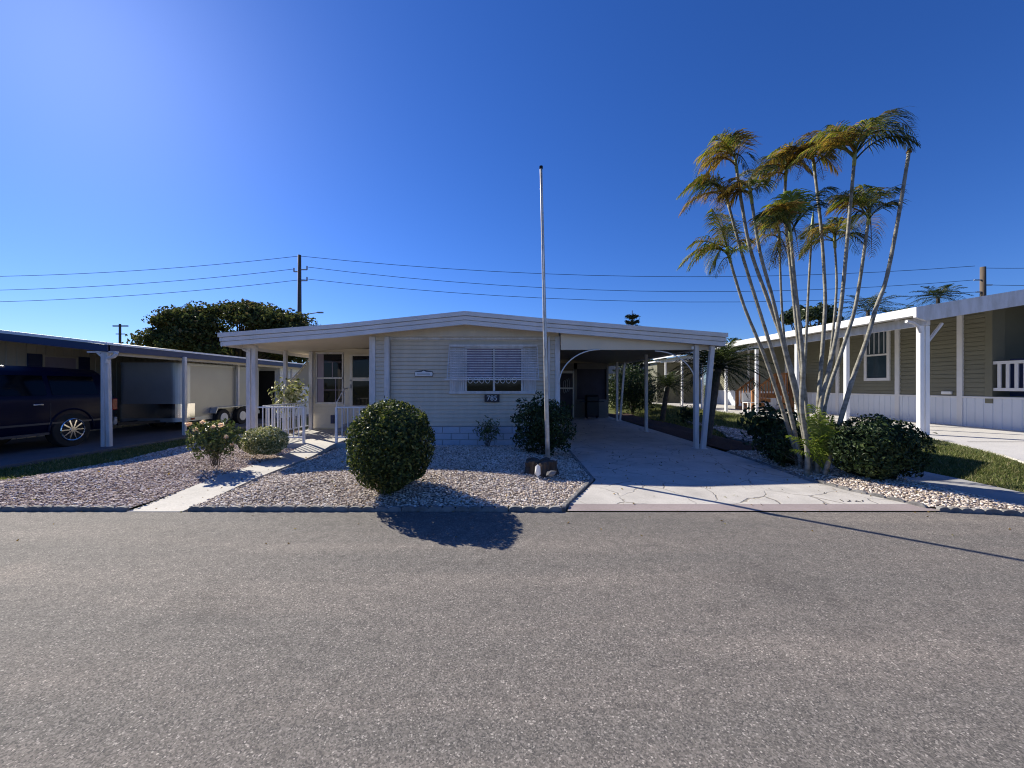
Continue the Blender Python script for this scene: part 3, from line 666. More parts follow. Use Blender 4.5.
# railings
def railing(pts, z0, h, label, post_ends=(1,1), spacing=.115):
    a, b = Vector((*pts[0], z0)), Vector((*pts[1], z0)); t = thing('railing', label, 'railing', tuple(a), 'white metal railings around the front porch')
    L = (b-a).length; d = (b-a)/L; up = Vector((0,0,1))
    MB().beam(a+up*h, b+up*h, .045, .03).build('top_rail', 'rail_white', t, bevel=.004)
    MB().beam(a+up*(.13), b+up*(.13), .035, .03).build('bottom_rail', 'rail_white', t)
    m = MB(); n = int(L/spacing)
    for i in range(1, n): p = a+d*(L*i/n); m.beam(p+up*.13, p+up*(h-.01), .018, .018)
    m.build('balusters', 'rail_white', t)
    for p, f in ((a, post_ends[0]), (b, post_ends[1])):
        if f: MB().beam(p-up*.02, p+up*h, .05, .05).build('newel_post', 'rail_white', t, bevel=.004)
    return t
railing([(-5.78,9.02),(-4.70,9.02)], .15, .83, 'white railing between the front porch posts and the walkway', (0,1))
railing([(-5.92,9.45),(-5.92,11.6)], .15, .83, 'white railing along the left side of the porch', (0,0))
railing([(-3.94,9.02),(-3.27,9.02)], .15, .83, 'short white railing right of the walkway, against the house corner', (1,0))
hr = thing('handrail', 'slanting white handrail beside the porch door step', 'handrail', (X_(337,11.2),11.2,.15))
MB().tube([(X_(337,11.0),11.0,.15),(X_(337,11.0),11.0,1.02),(X_(343,11.5),11.6,1.40),(X_(343,11.5),11.85,1.40)], .018, 8).build('rail', 'rail_white', hr, smooth=False)
MB().tube([(X_(343,11.5),11.6,.32),(X_(343,11.5),11.6,1.40)], .015, 8).build('upright', 'rail_white', hr)

# ------------------------------------------------------------------ flagpole and stump
fp = thing('flagpole', 'tall slim bare metal flagpole leaning slightly, set in an old stump', 'flagpole', (.735,6.6,.1))
n_ = 10; pts = [(.735-.118*i/n_, 6.6, .1+5.10*i/n_) for i in range(n_+1)]
MB().tube(pts, [.042-.02*i/n_ for i in range(n_+1)], 14).build('pole', 'flag_metal', fp, smooth=True)
MB().cyl((.617,6.6), .03, 'z', 5.20, 5.24, 12).build('cap', 'wire', fp)
MB().beam((.68,6.555,2.0),(.685,6.545,2.12),.02,.015).build('cleat', 'lamp_grey', fp)
MB().tube([(.695,6.555,2.05),(.655,6.565,3.6),(.63,6.57,5.13)], .004, 5).build('halyard', 'white', fp)
st = MB(); n = 44; vs = []; fs = []
rr = [random.uniform(.80,1.02)*(1+.14*math.cos(5*k*.1428+1)+.10*(k%3 == 0)) for k in range(n)]
for j, (z, s) in enumerate(((.04,1.12),(.10,1.0),(.16,.93),(.235,.97))):
    for k in range(n):
        a = 2*math.pi*k/n; r = rr[k]*s*random.uniform(.95,1.05); vs.append((.575+.26*r*math.cos(a), 6.22+.27*r*math.sin(a), z+bz(.6,6.2)-.06+(random.uniform(-.02,.03) if j==3 else 0)))
for j in range(3):
    for k in range(n): fs.append((j*n+k, j*n+(k+1)%n, (j+1)*n+(k+1)%n, (j+1)*n+k))
fs.append(tuple(3*n+k for k in range(n))); st.add(vs, fs)
tag(st.build('tree_stump', 'stump', loc=(.575,6.22,.1)), 'dark weathered tree stump at the foot of the flagpole', 'stump')
def rock(name, c, r, mat, label, cat, sq=(1,1,1), seed=1):
    rs = np.random.default_rng(seed); v = ICO*rs.uniform(.75,1.2,(12,1))*r*np.array(sq)+np.array(c)
    return tag(mesh_obj(name, v, ICF, mat, loc=c), label, cat)
rock('stone', (.50,5.90,.20), .085, 'stone_white', 'bright white upright stone leaning on the stump', 'stone', (.55,.4,1.25), 4)
rock('stone', (.70,5.88,.15), .085, 'edging', 'grey stone low against the right of the stump', 'stone', (1,.7,.7), 5)

# ------------------------------------------------------------------ shrubs
def shrub(name, label, c, r, n, size, mat, base, cat='bush', nb=12, group=None, **kw):
    t = thing(name, label, cat, base, group)
    v, f = ellipsoid_leaves(c, r, n, size, **kw); mesh_obj('foliage', v, f, mat, t)
    branches(c, base, r, nb, .0045 if r[0] < 1 else .02).build('stem', 'twig', t)
    return t
b = bz(-1.6,5.4)
shrub('round_bush', 'large round clipped green bush near the road in the gravel', (-1.51,5.16,.685), (.53,.63,.59), 17000, .048, 'leaf_round', (-1.53,5.16,b), shell=.5, lump=.085, stray=.02, taper=.08, aspect=.6, flat=.85, nb=24)
shrub('bush', 'dark green loose bush behind the flagpole at the carport corner', (.78,7.85,.66), (.60,.48,.56), 6500, .07, 'leaf_dark', (.8,7.85,.1), shell=.85, lump=.26, stray=.03, flat=.8, nb=20)
shrub('small_shrub', 'small sparse shrub under the house window', (-.40,8.9,.46), (.32,.25,.30), 520, .07, 'leaf_rose', (-.40,8.9,.1), shell=.9, lump=.25, nb=14, aspect=.35)
t = shrub('hedge', 'wide dark green hedge right of the palms by the road', (5.60,5.85,.54), (.58,.46,.46), 11000, .062, 'leaf_dark', (5.8,5.85,.08), shell=.65, lump=.15, flat=.8, taper=.06, stray=.03, nb=24)
# sprigs that stand up from the hedge
shrub('dark_bush', 'big dark bush behind the back pair of carport posts', (6.6,20.,1.25), (1.25,.9,1.25), 5200, .13, 'leaf_dark', (6.6,20.,0), shell=.8, lump=.25, nb=20)
t = shrub('rose_bush', 'rose bush with pale blossoms left of the walkway', (-4.95,6.6,.58), (.44,.38,.32), 2000, .07, 'leaf_rose', (-4.95,6.6,.12), shell=.95, lump=.2, nb=26)
for px, py in ((189,424),(203,422),(196,430),(226,437),(213,427),(233,444),(221,425),(191,436)):
    c = P(px, py, 6.4+random.uniform(-.1,.1)); v, f = ellipsoid_leaves(c, (.035,.035,.03), 26, .045, shell=.6, aspect=.9); mesh_obj('blossom', v, f, 'petal', t)
shrub('variegated_bush', 'pale yellow-green variegated bush beside the walkway', (-4.72,7.6,.40), (.43,.36,.26), 5200, .055, 'leaf_pale', (-4.72,7.6,.12), shell=.8, lump=.12, flat=.8)
shrub('tall_shrub', 'tall pale leafy shrub behind the left porch railing', (-6.25,11.2,1.22), (.50,.45,.46), 620, .13, 'leaf_pale', (-6.2,11.2,.05), shell=.95, lump=.3, nb=22)
shrub('dark_shrub', 'dark big-leaved shrub left of the palm clump', (5.70,8.3,.62), (.60,.45,.50), 800, .13, 'leaf_dark', (5.75,8.4,.08), shell=.95, lump=.3, nb=20)
shrub('low_shrub', 'low dark shrub in the shade at the foot of the palms', (5.35,7.2,.36), (.60,.40,.34), 2600, .08, 'leaf_dark', (5.35,7.2,.1), shell=.9, lump=.2, nb=16)
shrub('ground_shrub', 'dark shrub between the palm trunks and the hedge', (4.98,6.9,.30), (.30,.25,.24), 900, .07, 'leaf_dark', (5.1,6.45,.1), shell=.9, lump=.2, nb=16)
shrub('young_shrub', 'small dark young shrub at the edge of the grass beyond the carport', (6.75,14.2,.45), (.45,.3,.35), 260, .14, 'leaf_dark', (6.75,14.2,.0), shell=.95, lump=.3, nb=10)

# ------------------------------------------------------------------ palms
def frond(B0, T, lift, leaf=.26, n=20, droop=.5, width=1., seed=0, hang=.4, wf=.042):
    rs = random.Random(seed); B0, T = Vector(B0), Vector(T); L = (T-B0).length
    C = (B0+T)/2 + Vector((0,0,lift*L)) ; pts = [(B0*(1-t)**2 + C*2*t*(1-t) + T*t*t) for t in [i/12 for i in range(13)]]
    vs, fs = [], []
    rb = MB().tube(pts, [.013*(1-.85*i/12) for i in range(13)], 5); vs += rb.v; fs += [tuple(f) for f in rb.f]
    for i in range(n):
        t = .16+.84*(i+.5)/n
        p = B0*(1-t)**2 + C*2*t*(1-t) + T*t*t; d = ((C-B0)*(1-t)+(T-C)*t).normalized()
        side = d.cross(Vector((0,0,1)));
        if side.length < .1: side = Vector((1,0,0))
        side.normalize(); upv = side.cross(d)
        ll = leaf*(math.sin(math.pi*(.18+.80*t))**.6)*rs.uniform(.8,1.15)*(1.12-.3*t)
        for s in (-1,1):
            if rs.random() < .04: continue
            dr = (side*s*.85*width + d*(.55+.4*t) + upv*.30*rs.uniform(.5,1.4)).normalized()
            dr2 = (dr + Vector((0,0,-1))*(droop+hang*rs.random())).normalized()
            dr3 = (dr2 + Vector((0,0,-1))*(.4+droop*rs.random())).normalized()
            a = p; b_ = a+dr*ll*.4; c = b_+dr2*ll*.33; e = c+dr3*ll*.3; w = leaf*wf*rs.uniform(.7,1.3)
            wv = (d*.9+upv*.3).normalized()*w; k = len(vs)
            vs += [tuple(a-wv*.5), tuple(a+wv*.5), tuple(b_-wv), tuple(b_+wv), tuple(c-wv*.7), tuple(c+wv*.7), tuple(e)]
            fs += [(k,k+1,k+3,k+2),(k+2,k+3,k+5,k+4),(k+4,k+5,k+6)]
    return vs, fs
A = lambda x, y: (660+x/3.657, 90+y/3.657)
PALMS = [
 # trunk pixels (bottom to top), depth, crown fronds (tip px, py, material, lift)
 dict(tr=[(808.6,463),(799,410),(785,352),(773,300),(760,252),(752,203)], Y=6.35, lab='leftmost-based tall palm whose crown droops orange-brown leaves to its left',
      fr=[(A(225,385),'frond_brown',.35),(A(262,350),'frond_brown',.4),(A(372,370),'frond_green',.4),(A(352,300),'frond_green',.25),(A(300,345),'frond_bright',.3)]),
 dict(tr=[(800,458),(790,412),(778,370),(757,303),(742,254),(728,203)], Y=6.6, lab='slender palm leaning left with long green fronds swept to the far left',
      fr=[(A(100,360),'frond_green',.45),(A(95,455),'frond_dark',.45),(A(140,330),'frond_green',.3),(A(215,440),'frond_brown',.3),(A(300,400),'frond_brown',.3)]),
 dict(tr=[(796,455),(782,408),(764,355),(744,306),(730.5,262)], Y=6.75, lab='lowest palm on the left of the clump with fronds hanging left over the wires',
      fr=[(A(105,575),'frond_green',.45),(A(103,662),'frond_green',.45),(A(180,668),'frond_dark',.4),(A(215,455),'frond_green',.2),(A(245,500),'frond_green',.2),(A(290,590),'frond_bright',.25),(A(330,560),'frond_green',.3)]),
 dict(tr=[(812,465),(797,392),(784,345),(768,300),(750,248),(741,199),(737,172)], Y=6.45, lab='palm with an upright brown frond standing highest on the left side',
      fr=[(A(228,160),'frond_green',.05),(A(265,165),'frond_brown',.05),(A(150,300),'frond_brown',.4),(A(165,270),'frond_brown',.35),(A(130,320),'frond_green',.45),(A(330,300),'frond_dark',.25)]),
 dict(tr=[(806,440),(799.5,404),(787,356),(782,310),(779.5,246)], Y=6.9, lab='thin palm with a small drooping dark crown in the left middle of the clump',
      fr=[(A(370,520),'frond_dark',.35),(A(400,500),'frond_brown',.35),(A(480,600),'frond_dark',.35),(A(420,650),'frond_brown',.2),(A(350,590),'frond_brown',.3)]),
 dict(tr=[(807,446),(801.5,405),(803,366),(799,320),(795,284),(791,240)], Y=6.2, lab='palm with a bright green upright spear leaf in the middle of the clump',
      fr=[(A(362,460),'frond_dark',.35),(A(352,525),'frond_dark',.4),(A(482,372),'frond_bright',.03),(A(466,385),'frond_bright',.03),(A(632,378),'frond_dark',.3),(A(590,430),'frond_dark',.3),(A(510,620),'frond_brown',.3),(A(410,420),'frond_green',.3)]),
 dict(tr=[(811,450),(806,404),(797,330),(790,260),(785,215),(785.5,180)], Y=6.8, lab='palm behind the middle with greenish-brown fronds hanging left',
      fr=[(A(345,325),'frond_green',.4),(A(365,300),'frond_brown',.35),(A(448,228),'frond_green',.03),(A(520,245),'frond_brown',.3),(A(540,300),'frond_brown',.35),(A(385,340),'frond_green',.35)]),
 dict(tr=[(812,452),(804,404),(806,345),(809,280),(812,230)], Y=7.0, lab='bare thin palm stem with a few dry leaves in the middle of the clump',
      fr=[(A(520,620),'frond_dark',.3),(A(610,520),'frond_dark',.3)]),
 dict(tr=[(817,452),(818.5,405),(821,368),(824.5,320),(825,290),(821,227),(814.5,170)], Y=6.5, lab='tall palm in the middle with a wide dark brown crown',
      fr=[(A(440,325),'frond_brown',.4),(A(430,270),'frond_dark',.35),(A(505,215),'frond_brown',.2),(A(560,190),'frond_brown',.15),(A(650,300),'frond_brown',.35),(A(615,240),'frond_dark',.25),(A(500,330),'frond_brown',.35),(A(600,330),'frond_brown',.35)]),
 dict(tr=[(819,455),(824,400),(831,350),(836.5,290),(835,247)], Y=6.9, lab='short palm right of the middle with a hanging green crown',
      fr=[(A(515,610),'frond_green',.45),(A(545,520),'frond_green',.35),(A(655,470),'frond_green',.08),(A(745,560),'frond_dark',.4),(A(700,510),'frond_green',.3),(A(560,590),'frond_brown',.4)]),
 dict(tr=[(818,462),(821,405),(827.6,376),(838,327),(843,288),(849,221),(854,165)], Y=6.25, lab='tallest palm with the largest green crown near the top right',
      fr=[(A(560,190),'frond_green',.3),(A(500,255),'frond_brown',.35),(A(600,215),'frond_brown',.3),(A(640,150),'frond_green',.15),(A(600,160),'frond_bright',.2),(A(845,88),'frond_green',.15),(A(790,120),'frond_green',.1),(A(945,200),'frond_dark',.62),(A(930,222),'frond_dark',.72),(A(915,215),'frond_green',.75),(A(940,175),'frond_dark',.55),(A(920,140),'frond_dark',.45),(A(760,110),'frond_green',.05)]),
 dict(tr=[(822,458),(825,405),(840.6,355),(853.6,314),(860,280),(868,224)], Y=6.7, lab='palm right of the tallest one with a spidery dark crown',
      fr=[(A(630,430),'frond_green',.4),(A(690,520),'frond_dark',.4),(A(640,400),'frond_dark',.35),(A(775,362),'frond_green',.05),(A(865,385),'frond_dark',.3),(A(850,420),'frond_dark',.3),(A(775,610),'frond_brown',.3),(A(710,400),'frond_green',.2)]),
 dict(tr=[(826,470),(840.6,420),(853.6,376),(866.7,340),(876,308),(886,280),(897,225),(909,152)], Y=6.1, lab='rightmost bare palm trunk without a crown leaning to the right', fr=[]),
]
for pi_, p in enumerate(PALMS):
    Yb = p['Y']; base = P(p['tr'][0][0], p['tr'][0][1], Yb); zb = bz(base[0], Yb)
    t = thing('palm_tree', p['lab'], 'palm tree', (base[0], Yb, zb), 'clump of slender palms between the driveway and the hedge')
    path = []
    for i, (x, y) in enumerate(p['tr']): path.append(Vector(P(x, y, Yb+.05*i*math.sin(pi_))))
    path.insert(0, Vector((path[0].x, path[0].y, zb-.03)))
    # smooth the path
    sm = []
    for i in range(len(path)-1):
        p0, p1, p2, p3 = path[max(i-1,0)], path[i], path[i+1], path[min(i+2,len(path)-1)]
        for k in range(6):
            u = k/6; sm.append(.5*((2*p1)+(p2-p0)*u+(2*p0-5*p1+4*p2-p3)*u*u+(3*p1-3*p2+p3-p0)*u**3))
    sm.append(path[-1]); N = len(sm)
    r0 = .036 if pi_ not in (4,7,9) else .027
    rad = [r0*(1-.42*i/N)*(1.0+.07*(i%2)) for i in range(N)]
    MB().tube(sm, rad, 9).build('trunk', 'palm_trunk', t, smooth=True)
    top = sm[-1]; dirv = (sm[-1]-sm[-4]).normalized()
    if p['fr']:
        MB().tube([top-dirv*.02, top+dirv*.10, top+dirv*.22, top+dirv*.34], [.024,.027,.019,.008], 8).build('crown_shaft', 'sheath', t, smooth=True)
    else: MB().tube([top-dirv*.01, top+dirv*.05], [.036,.02], 8).build('trunk_tip', 'frond_brown', t)
    rs = random.Random(pi_); o0 = top+dirv*.22
    fr = list(p['fr'])
    if len(fr) > 3:
        for (tp, mt, lf) in list(fr)[:4]:
            fr.append(((tp[0]+rs.uniform(-12,12), tp[1]+rs.uniform(-10,12)), rs.choice([mt,'frond_green','frond_green','frond_brown']), lf*.8))
    for k, (tp, mt, lf) in enumerate(fr):
        dy = rs.uniform(-.55,.55); T = Vector(P(tp[0], tp[1], top.y+dy))
        B0 = o0 + dirv*rs.uniform(-.16,.08)
        v, f = frond(B0, T, lf*1.0+.06, leaf=.37, n=32, droop=.5, hang=.9, width=.9, seed=pi_*40+k, wf=.021); mesh_obj('frond', v, f, mt, t)

# young areca fronds at the foot of the clump
ya = thing('young_palm', 'bright yellow-green young palm fronds at the foot of the palm clump', 'palm', (5.12,6.15,.1))
for k, (x, y) in enumerate(((788,436),(800,414),(811,405),(820,408),(832,416),(836,432),(792,450),(826,426),(812,418),(800,424),(818,414),(806,440))):
    v, f = frond((5.12+.04*math.sin(k), 6.15, .12), P(x, y, 6.1+.22*math.sin(k*2.3)), .3, leaf=.24, n=20, seed=900+k, wf=.04); mesh_obj('frond', v, f, 'frond_bright', ya)
def date_palm(label, base, crown, n=34, L=1.05, trunk_r=.09, mat='frond_dark', leaf=.22, lean=0, name='palm_tree', group=None, n_leaf=20, ft=None):
    t = thing(name, label, 'palm tree', base, group); b, c = Vector(base), Vector(crown); N = 14
    MB().tube([b.lerp(c, i/N)+Vector((lean*math.sin(i/N*3.1),0,0)) for i in range(N+1)], [trunk_r*(1.15-.2*i/N+.10*(i%2)) for i in range(N+1)], 10).build('trunk', 'palm_trunk_dark', t)
    vs, fs = [], []
    for k in range(n):
        a = k*2.399; e = 1.15-2.0*(k/n); l = L*random.uniform(.85,1.1)
        T = c + Vector((math.cos(a)*math.cos(e), math.sin(a)*math.cos(e), math.sin(e)*.75-.12))*l
        v, f = frond(c, T, .28, leaf=leaf, n=n_leaf, seed=k+int(b.x*100), droop=.25, hang=.2); o = len(vs)
        vs += v; fs += [tuple(i+o for i in q) for q in f]
    mesh_obj('crown', vs, fs, mat, t); return t
date_palm('small dark date palm further back beyond the carport posts', (6.5,16.,0), (6.75,16.,1.45), L=1.05, n=48)
date_palm('dark feathery date palm just right of the front carport posts', (5.55,10.6,.03), (5.85,10.6,1.95), n=56, L=1.35, leaf=.32)

# ------------------------------------------------------------------ trees
def tree(name, label, base, cen, r, n, size, mat, clumps=22, cat='tree', group=None, trunk=.3, flat=1.):
    t = thing(name, label, cat, base, group); b, c = Vector(base), Vector(cen); mb = MB(); parts = []; rs = random.Random(int(base[0]*31)+5)
    split = b.lerp(c, .45)
    mb.tube([b, b.lerp(split,.5)+Vector((.05,0,0)), split], [trunk, trunk*.8, trunk*.7], 9)
    for k in range(clumps):
        a = rs.uniform(0, 6.28); u = rs.uniform(-.75, 1.); q = math.sqrt(max(0, 1-u*u))*rs.uniform(.7,1)
        cc = Vector((c.x+r[0]*.78*q*math.cos(a), c.y+r[1]*.78*q*math.sin(a), c.z+r[2]*.72*u))
        s = rs.uniform(.14,.25) if clumps > 40 else rs.uniform(.22,.36); rr = (r[0]*s*1.0, r[1]*s, r[2]*s*.85)
        parts.append(ellipsoid_leaves(tuple(cc), rr, n//clumps, size, shell=.8, lump=.3, aspect=.55))
        m = split.lerp(cc,.5)+Vector((rs.uniform(-.2,.2),0,rs.uniform(0,.2))); mb.tube([split, m, cc], [trunk*.35, trunk*.2, trunk*.07], 6)
    mb.build('trunk', 'bark', t); v, f = merge(parts); mesh_obj('crown', v, f, mat, t); return t
tree('broadleaf_tree', 'big spreading dark green tree behind the left neighbour\'s roof', (-20.5,30,0), (-20.9,30,5.2), (8.2,5.,3.05), 44000, .29, 'leaf_tree', 90, trunk=.4)
tree('broadleaf_tree', 'dark leafy tree top showing above the right neighbour\'s roof between palm trunks', (23.5,30,0), (23.5,30,6.3), (2.2,2.,1.9), 5000, .28, 'leaf_bg', 12)
bgt = [(9.5,34,3.4,2.6,2.6,'bushy green tree far behind the carport on the left'),(14.,37,4.0,3.2,3.0,'bushy tree far behind beside the olive house'),(5.5,38,3.0,2.8,2.3,'low bushy tree far behind the storage room'),(-9.,36,3.2,3.,2.4,'low bushy tree far behind the left porch')]
for x, y, z, rx, rz, lb in bgt: tree('broadleaf_tree', lb, (x,y,0), (x,y,z), (rx,rx*.8,rz), 5000, .30, 'leaf_bg', 14)
shrub('shrub', 'green shrub on the grass far beyond the carport', (10.2,27,.9), (1.6,1.,.9), 2500, .16, 'leaf_bg', (10.2,27,0), shell=.7, lump=.25)
shrub('shrub', 'green shrub right behind the carport storage room', (7.0,24,1.0), (1.0,.9,1.0), 2200, .16, 'leaf_bg', (7.0,24,0), shell=.7, lump=.25)
# norfolk pine
np_ = thing('pine_tree', 'dark tiered pine whose tip shows above the carport roof', 'pine tree', (7.5,22,0)); tr_ = MB(); tr_.tube([(7.25,22,0),(7.25,22,5.75)], [.11,.02], 8); tr_.build('trunk', 'bark', np_)
parts = []; lim = MB(); z = .7
while z < 5.65:
    rr = 1.25*(1-(z-.5)/5.5)+.16
    for k in range(6):
        a = k*1.047+z*1.3; d = Vector((math.cos(a), math.sin(a), .34)); e = Vector((7.25,22,z))+d*rr
        lim.tube([(7.25,22,z), e], [.022,.008], 5); m = 170; tt = RNG.uniform(.12,1,m)[:,None]
        c = np.array((7.25,22,z))+np.array(d)*rr*tt + RNG.normal(0,.045,(m,3))*np.array((1,1,.9)); parts.append(leaves(c, np.tile((0,0,1.),(m,1)), .12, .35))
    z += .33
lim.build('limb', 'bark', np_); v, f = merge(parts); mesh_obj('crown', v, f, 'leaf_pine', np_)
# far palms above the right roof
for (px, py, Y, L, lb) in ((868,306,34,3.0,'dark palm crown above the right roof just left of the leaning bare trunk'),(938,293,36,2.2,'small dark palm crown beside the right utility pole above the roof'),(896,316,31,2.1,'low dark palm crown showing just over the right roof edge')):
    c = P(px,py,Y); date_palm(lb, (c[0],Y,0), (c[0],Y,c[2]-.5), n=34, L=L, trunk_r=.13, leaf=.62, name='palm_tree', n_leaf=16, group='palms far behind the right house')

# ------------------------------------------------------------------ right neighbour
rh = thing('house', 'olive green manufactured home with white skirting and carport posts on the right', 'house', (13.3,12,.3))
WX = 13.3; w = MB(); lap(w, (WX,25.),(WX,10.65), 1.17, 3.75, (-1,0), .13, .018); w.box(WX+.02,20,10.65,25,.3,3.8)
ow = w.build('wall', 'olive', rh)
w = MB(); ribbed(w, (WX-.02,25.),(WX-.02,5.5), .28, 1.14, (-1,0), .20, .014); w.build('skirting', 'skirt', rh)
w = MB(); w.box(WX-.057,WX+.01,5.5,25,1.13,1.18)
for Y in (11.25,13.05,15.4,18.2,21): w.box(WX-.06,WX+.01,Y-.07,Y+.07,.3,3.8)
w.build('wall_trim', 'olive_trim', rh, bevel=.005)
w = MB(); w.box(WX-.045,WX+.3,10.5,10.66,1.0,3.8); w.build('corner_board', 'olive_dark', rh)
B(WX-.09,WX-.02,11.45,11.7,1.22,1.31).build('outlet_box', 'white', rh, bevel=.01)
# window
w0, w1 = 13.4, 14.15; z0, z1 = P(0,378,13.9)[2], P(0,333,14.)[2]
w = MB()
for a in ((w0-.1,w0,z0-.1,z1+.1),(w1,w1+.1,z0-.1,z1+.1),(w0,w1,z1,z1+.1),(w0,w1,z0-.1,z0),(w0,w1,(z0+z1)/2-.03,(z0+z1)/2+.03)): w.box(WX-.06,WX-.01,a[0],a[1],a[2],a[3])
rw = w.build('window', 'olive_trim', rh, bevel=.004); B(WX-.03,WX-.024,w0,w1,z0,z1).build('pane', 'glass_blue', rw)
w = MB()
for i in range(4): w.box(WX-.04,WX-.032,w0+.10+i*.18,w0+.125+i*.18,(z0+z1)/2+.05,z1-.02)
w.build('blind', 'skirt', rw)
# screened porch part toward the street
w = MB(); lap(w, (WX+1.8,10.6),(WX+1.8,5.5), 1.2, 3.8, (-1,0), .13, .018); w.box(WX+1.82,20,5.5,10.6,.3,3.8); w.box(WX+.05,WX+1.9,5.5,10.6,1.1,1.2); w.build('porch_wall', 'olive_dark', rh)
w = MB(); w.box(WX-.02,WX+.03,5.5,10.5,2.06,2.14); w.box(WX-.02,WX+.03,5.5,10.5,1.34,1.42); 
for i in range(28): w.box(WX-.01,WX+.02,10.35-.175*i,10.42-.175*i,1.42,2.06)
w.build('porch_railing', 'olive_trim', rh)
B(WX+.3,WX+.34,5.5,10.4,1.2,2.2).build('porch_screen', 'blue_shutter', rh)
# roof with carport over the slab
ez, ex = 3.30, 9.64; Y0, Y1 = 9.05, 25.; s_ = .165
rf = MB().prism([(ex,ez-.16),(ex,ez-.01),(17,ez+s_*7.36),(21,ez+.5),(21,ez-.2),(17,ez+s_*7.36-.2),(13.35,ez+s_*3.7-.2)], 'y', Y0+.02, Y1)
rr_ = rf.build('roof', 'olive_trim', rh)
MB().box(ex-.05,ex-.002,Y0+.0185,Y1,ez-.17,ez+.02).build('fascia', 'roof_white', rr_)
MB().prism([(ex-.05,ez-.22),(ex-.05,ez+.02),(17,ez+s_*7.36+.02),(17,ez+s_*7.36-.36),(ex+.2,ez-.30)], 'y', Y0-.05, Y0+.018).build('front_fascia', 'trim', rr_)
MB().box(ex+.36,ex+.44,Y0+.1,Y1-.2,ez-.38,ez-.165).build('carport_beam', 'trim', rh)
def rpost(Y, w=.10, x=ex+.27): 
    o = MB().beam((x,Y,.29),(x,Y,ez-.38),w,w,(0,1,0)).build('post', 'roof_white', rh, bevel=.008); return o
for Y in (11.2,13.1,15.2,17.3,19.4,21.6,23.8): rpost(Y)
for dx in (0, .13): rpost(9.25, .10, ex+.31+dx)
w = MB(); w.beam((ex+.50,9.25,ez-.75),(ex+.83,9.25,ez-.32),.05,.05); w.tube([(ex-.16,9.12,ez-.30),(ex+.0,9.12,ez-.33),(ex+.14,9.15,ez-.40),(ex+.24,9.18,ez-.55)], .035, 8); w.build('post_bracket', 'trim', rh)
# wooden stair
ws = thing('wooden_stairs', 'orange-brown wooden entry stairs with railings against the olive house', 'stairs', (12.3,18.3,.3))
for i in range(4): B(11.3+.28*i,11.62+.28*i,17.7,18.9,.3+.2*i,.3+.2*(i+1)-.02).build('step', 'wood', ws)
B(12.42,13.2,17.2,18.9,1.02,1.1).build('landing', 'wood', ws)
w = MB()
for (xa,ya,za),(xb,yb,zb) in (((11.35,17.7,1.2),(12.42,17.7,2.0)),((11.35,18.9,1.2),(12.42,18.9,2.0))): w.beam((xa,ya,za),(xb,yb,zb),.06,.08)
w.beam((12.42,17.2,2.0),(13.25,17.2,2.0),.06,.08); w.beam((12.42,17.2,2.0),(12.42,17.7,2.0),.06,.08); w.build('handrail', 'wood', ws)
for y in (17.7,18.9):
    w = MB()
    for i in range(8): x = 11.42+.135*i; w.box(x-.02,x+.02,y-.02,y+.02,.5+.7*(x-11.35)/1.07*.9,1.2+.8*(x-11.35)/1.07)
    w.build('balusters', 'wood', ws)
w = MB()
for i in range(7): w.box(12.45+.12*i-.025,12.45+.12*i+.025,17.18,17.22,1.1,2.0)
for i in range(4): w.box(12.40,12.44,17.25+.12*i,17.31+.12*i,1.1,2.0)
w.build('balusters', 'wood', ws)
for x, y in ((11.35,17.7),(11.35,18.9),(12.42,17.2),(12.42,18.9),(13.2,17.2)): B(x-.05,x+.05,y-.05,y+.05,.3,2.05 if x > 12 else 1.25).build('post', 'wood', ws)
B(12.6,12.8,16.98,17.14,.3,1.95).build('rear_post', 'wood_post', ws)
# white plastic chair beside the stair
ch = thing('plastic_chair', 'white plastic garden chair beside the wooden stairs', 'chair', (10.95,17.3,.3))
B(10.75,11.15,17.1,17.5,.70,.73).build('seat', 'white', ch, bevel=.01)
B(10.75,11.15,17.5,17.53,.74,1.15).build('backrest', 'white', ch, bevel=.01)
for x in (10.78,11.12):
    for y in (17.13,17.48): MB().beam((x,y,.3),(x,y,.70),.035,.035).build('leg', 'white', ch)
# far house beyond
fh = thing('house', 'pale far house with a low grey roof behind the trees beyond the carport', 'house', (10,31,0))
B(6.6,13.,31,37,0,2.4).build('wall', 'far_wall', fh)
MB().prism([(6.2,2.4),(13.4,2.4),(12.,3.1),(8,3.1)], 'y', 30.6, 37.4).build('roof', 'grey_roof', fh)
fw = B(8.0,9.1,30.96,31.02,1.,2.0).build('window', 'trim', fh); B(8.06,9.04,30.94,30.957,1.05,1.95).build('pane', 'glass', fw)
# pale back shed under the right roof end
ps = thing('shed', 'pale sided shed at the far end of the olive house carport', 'shed', (11.4,25.8,.3))
w = MB(); w.box(10.1,13.,25.62,27.5,.28,3.0); lap(w, (10.1,25.62),(13.,25.62), .3, 3.0, (0,-1), .14); w.build('wall', 'olive', ps)
MB().prism([(9.9,3.0),(13.2,3.0),(13.2,3.3),(9.9,3.08)], 'y', 25.4, 27.7).build('roof', 'roof_white', ps)

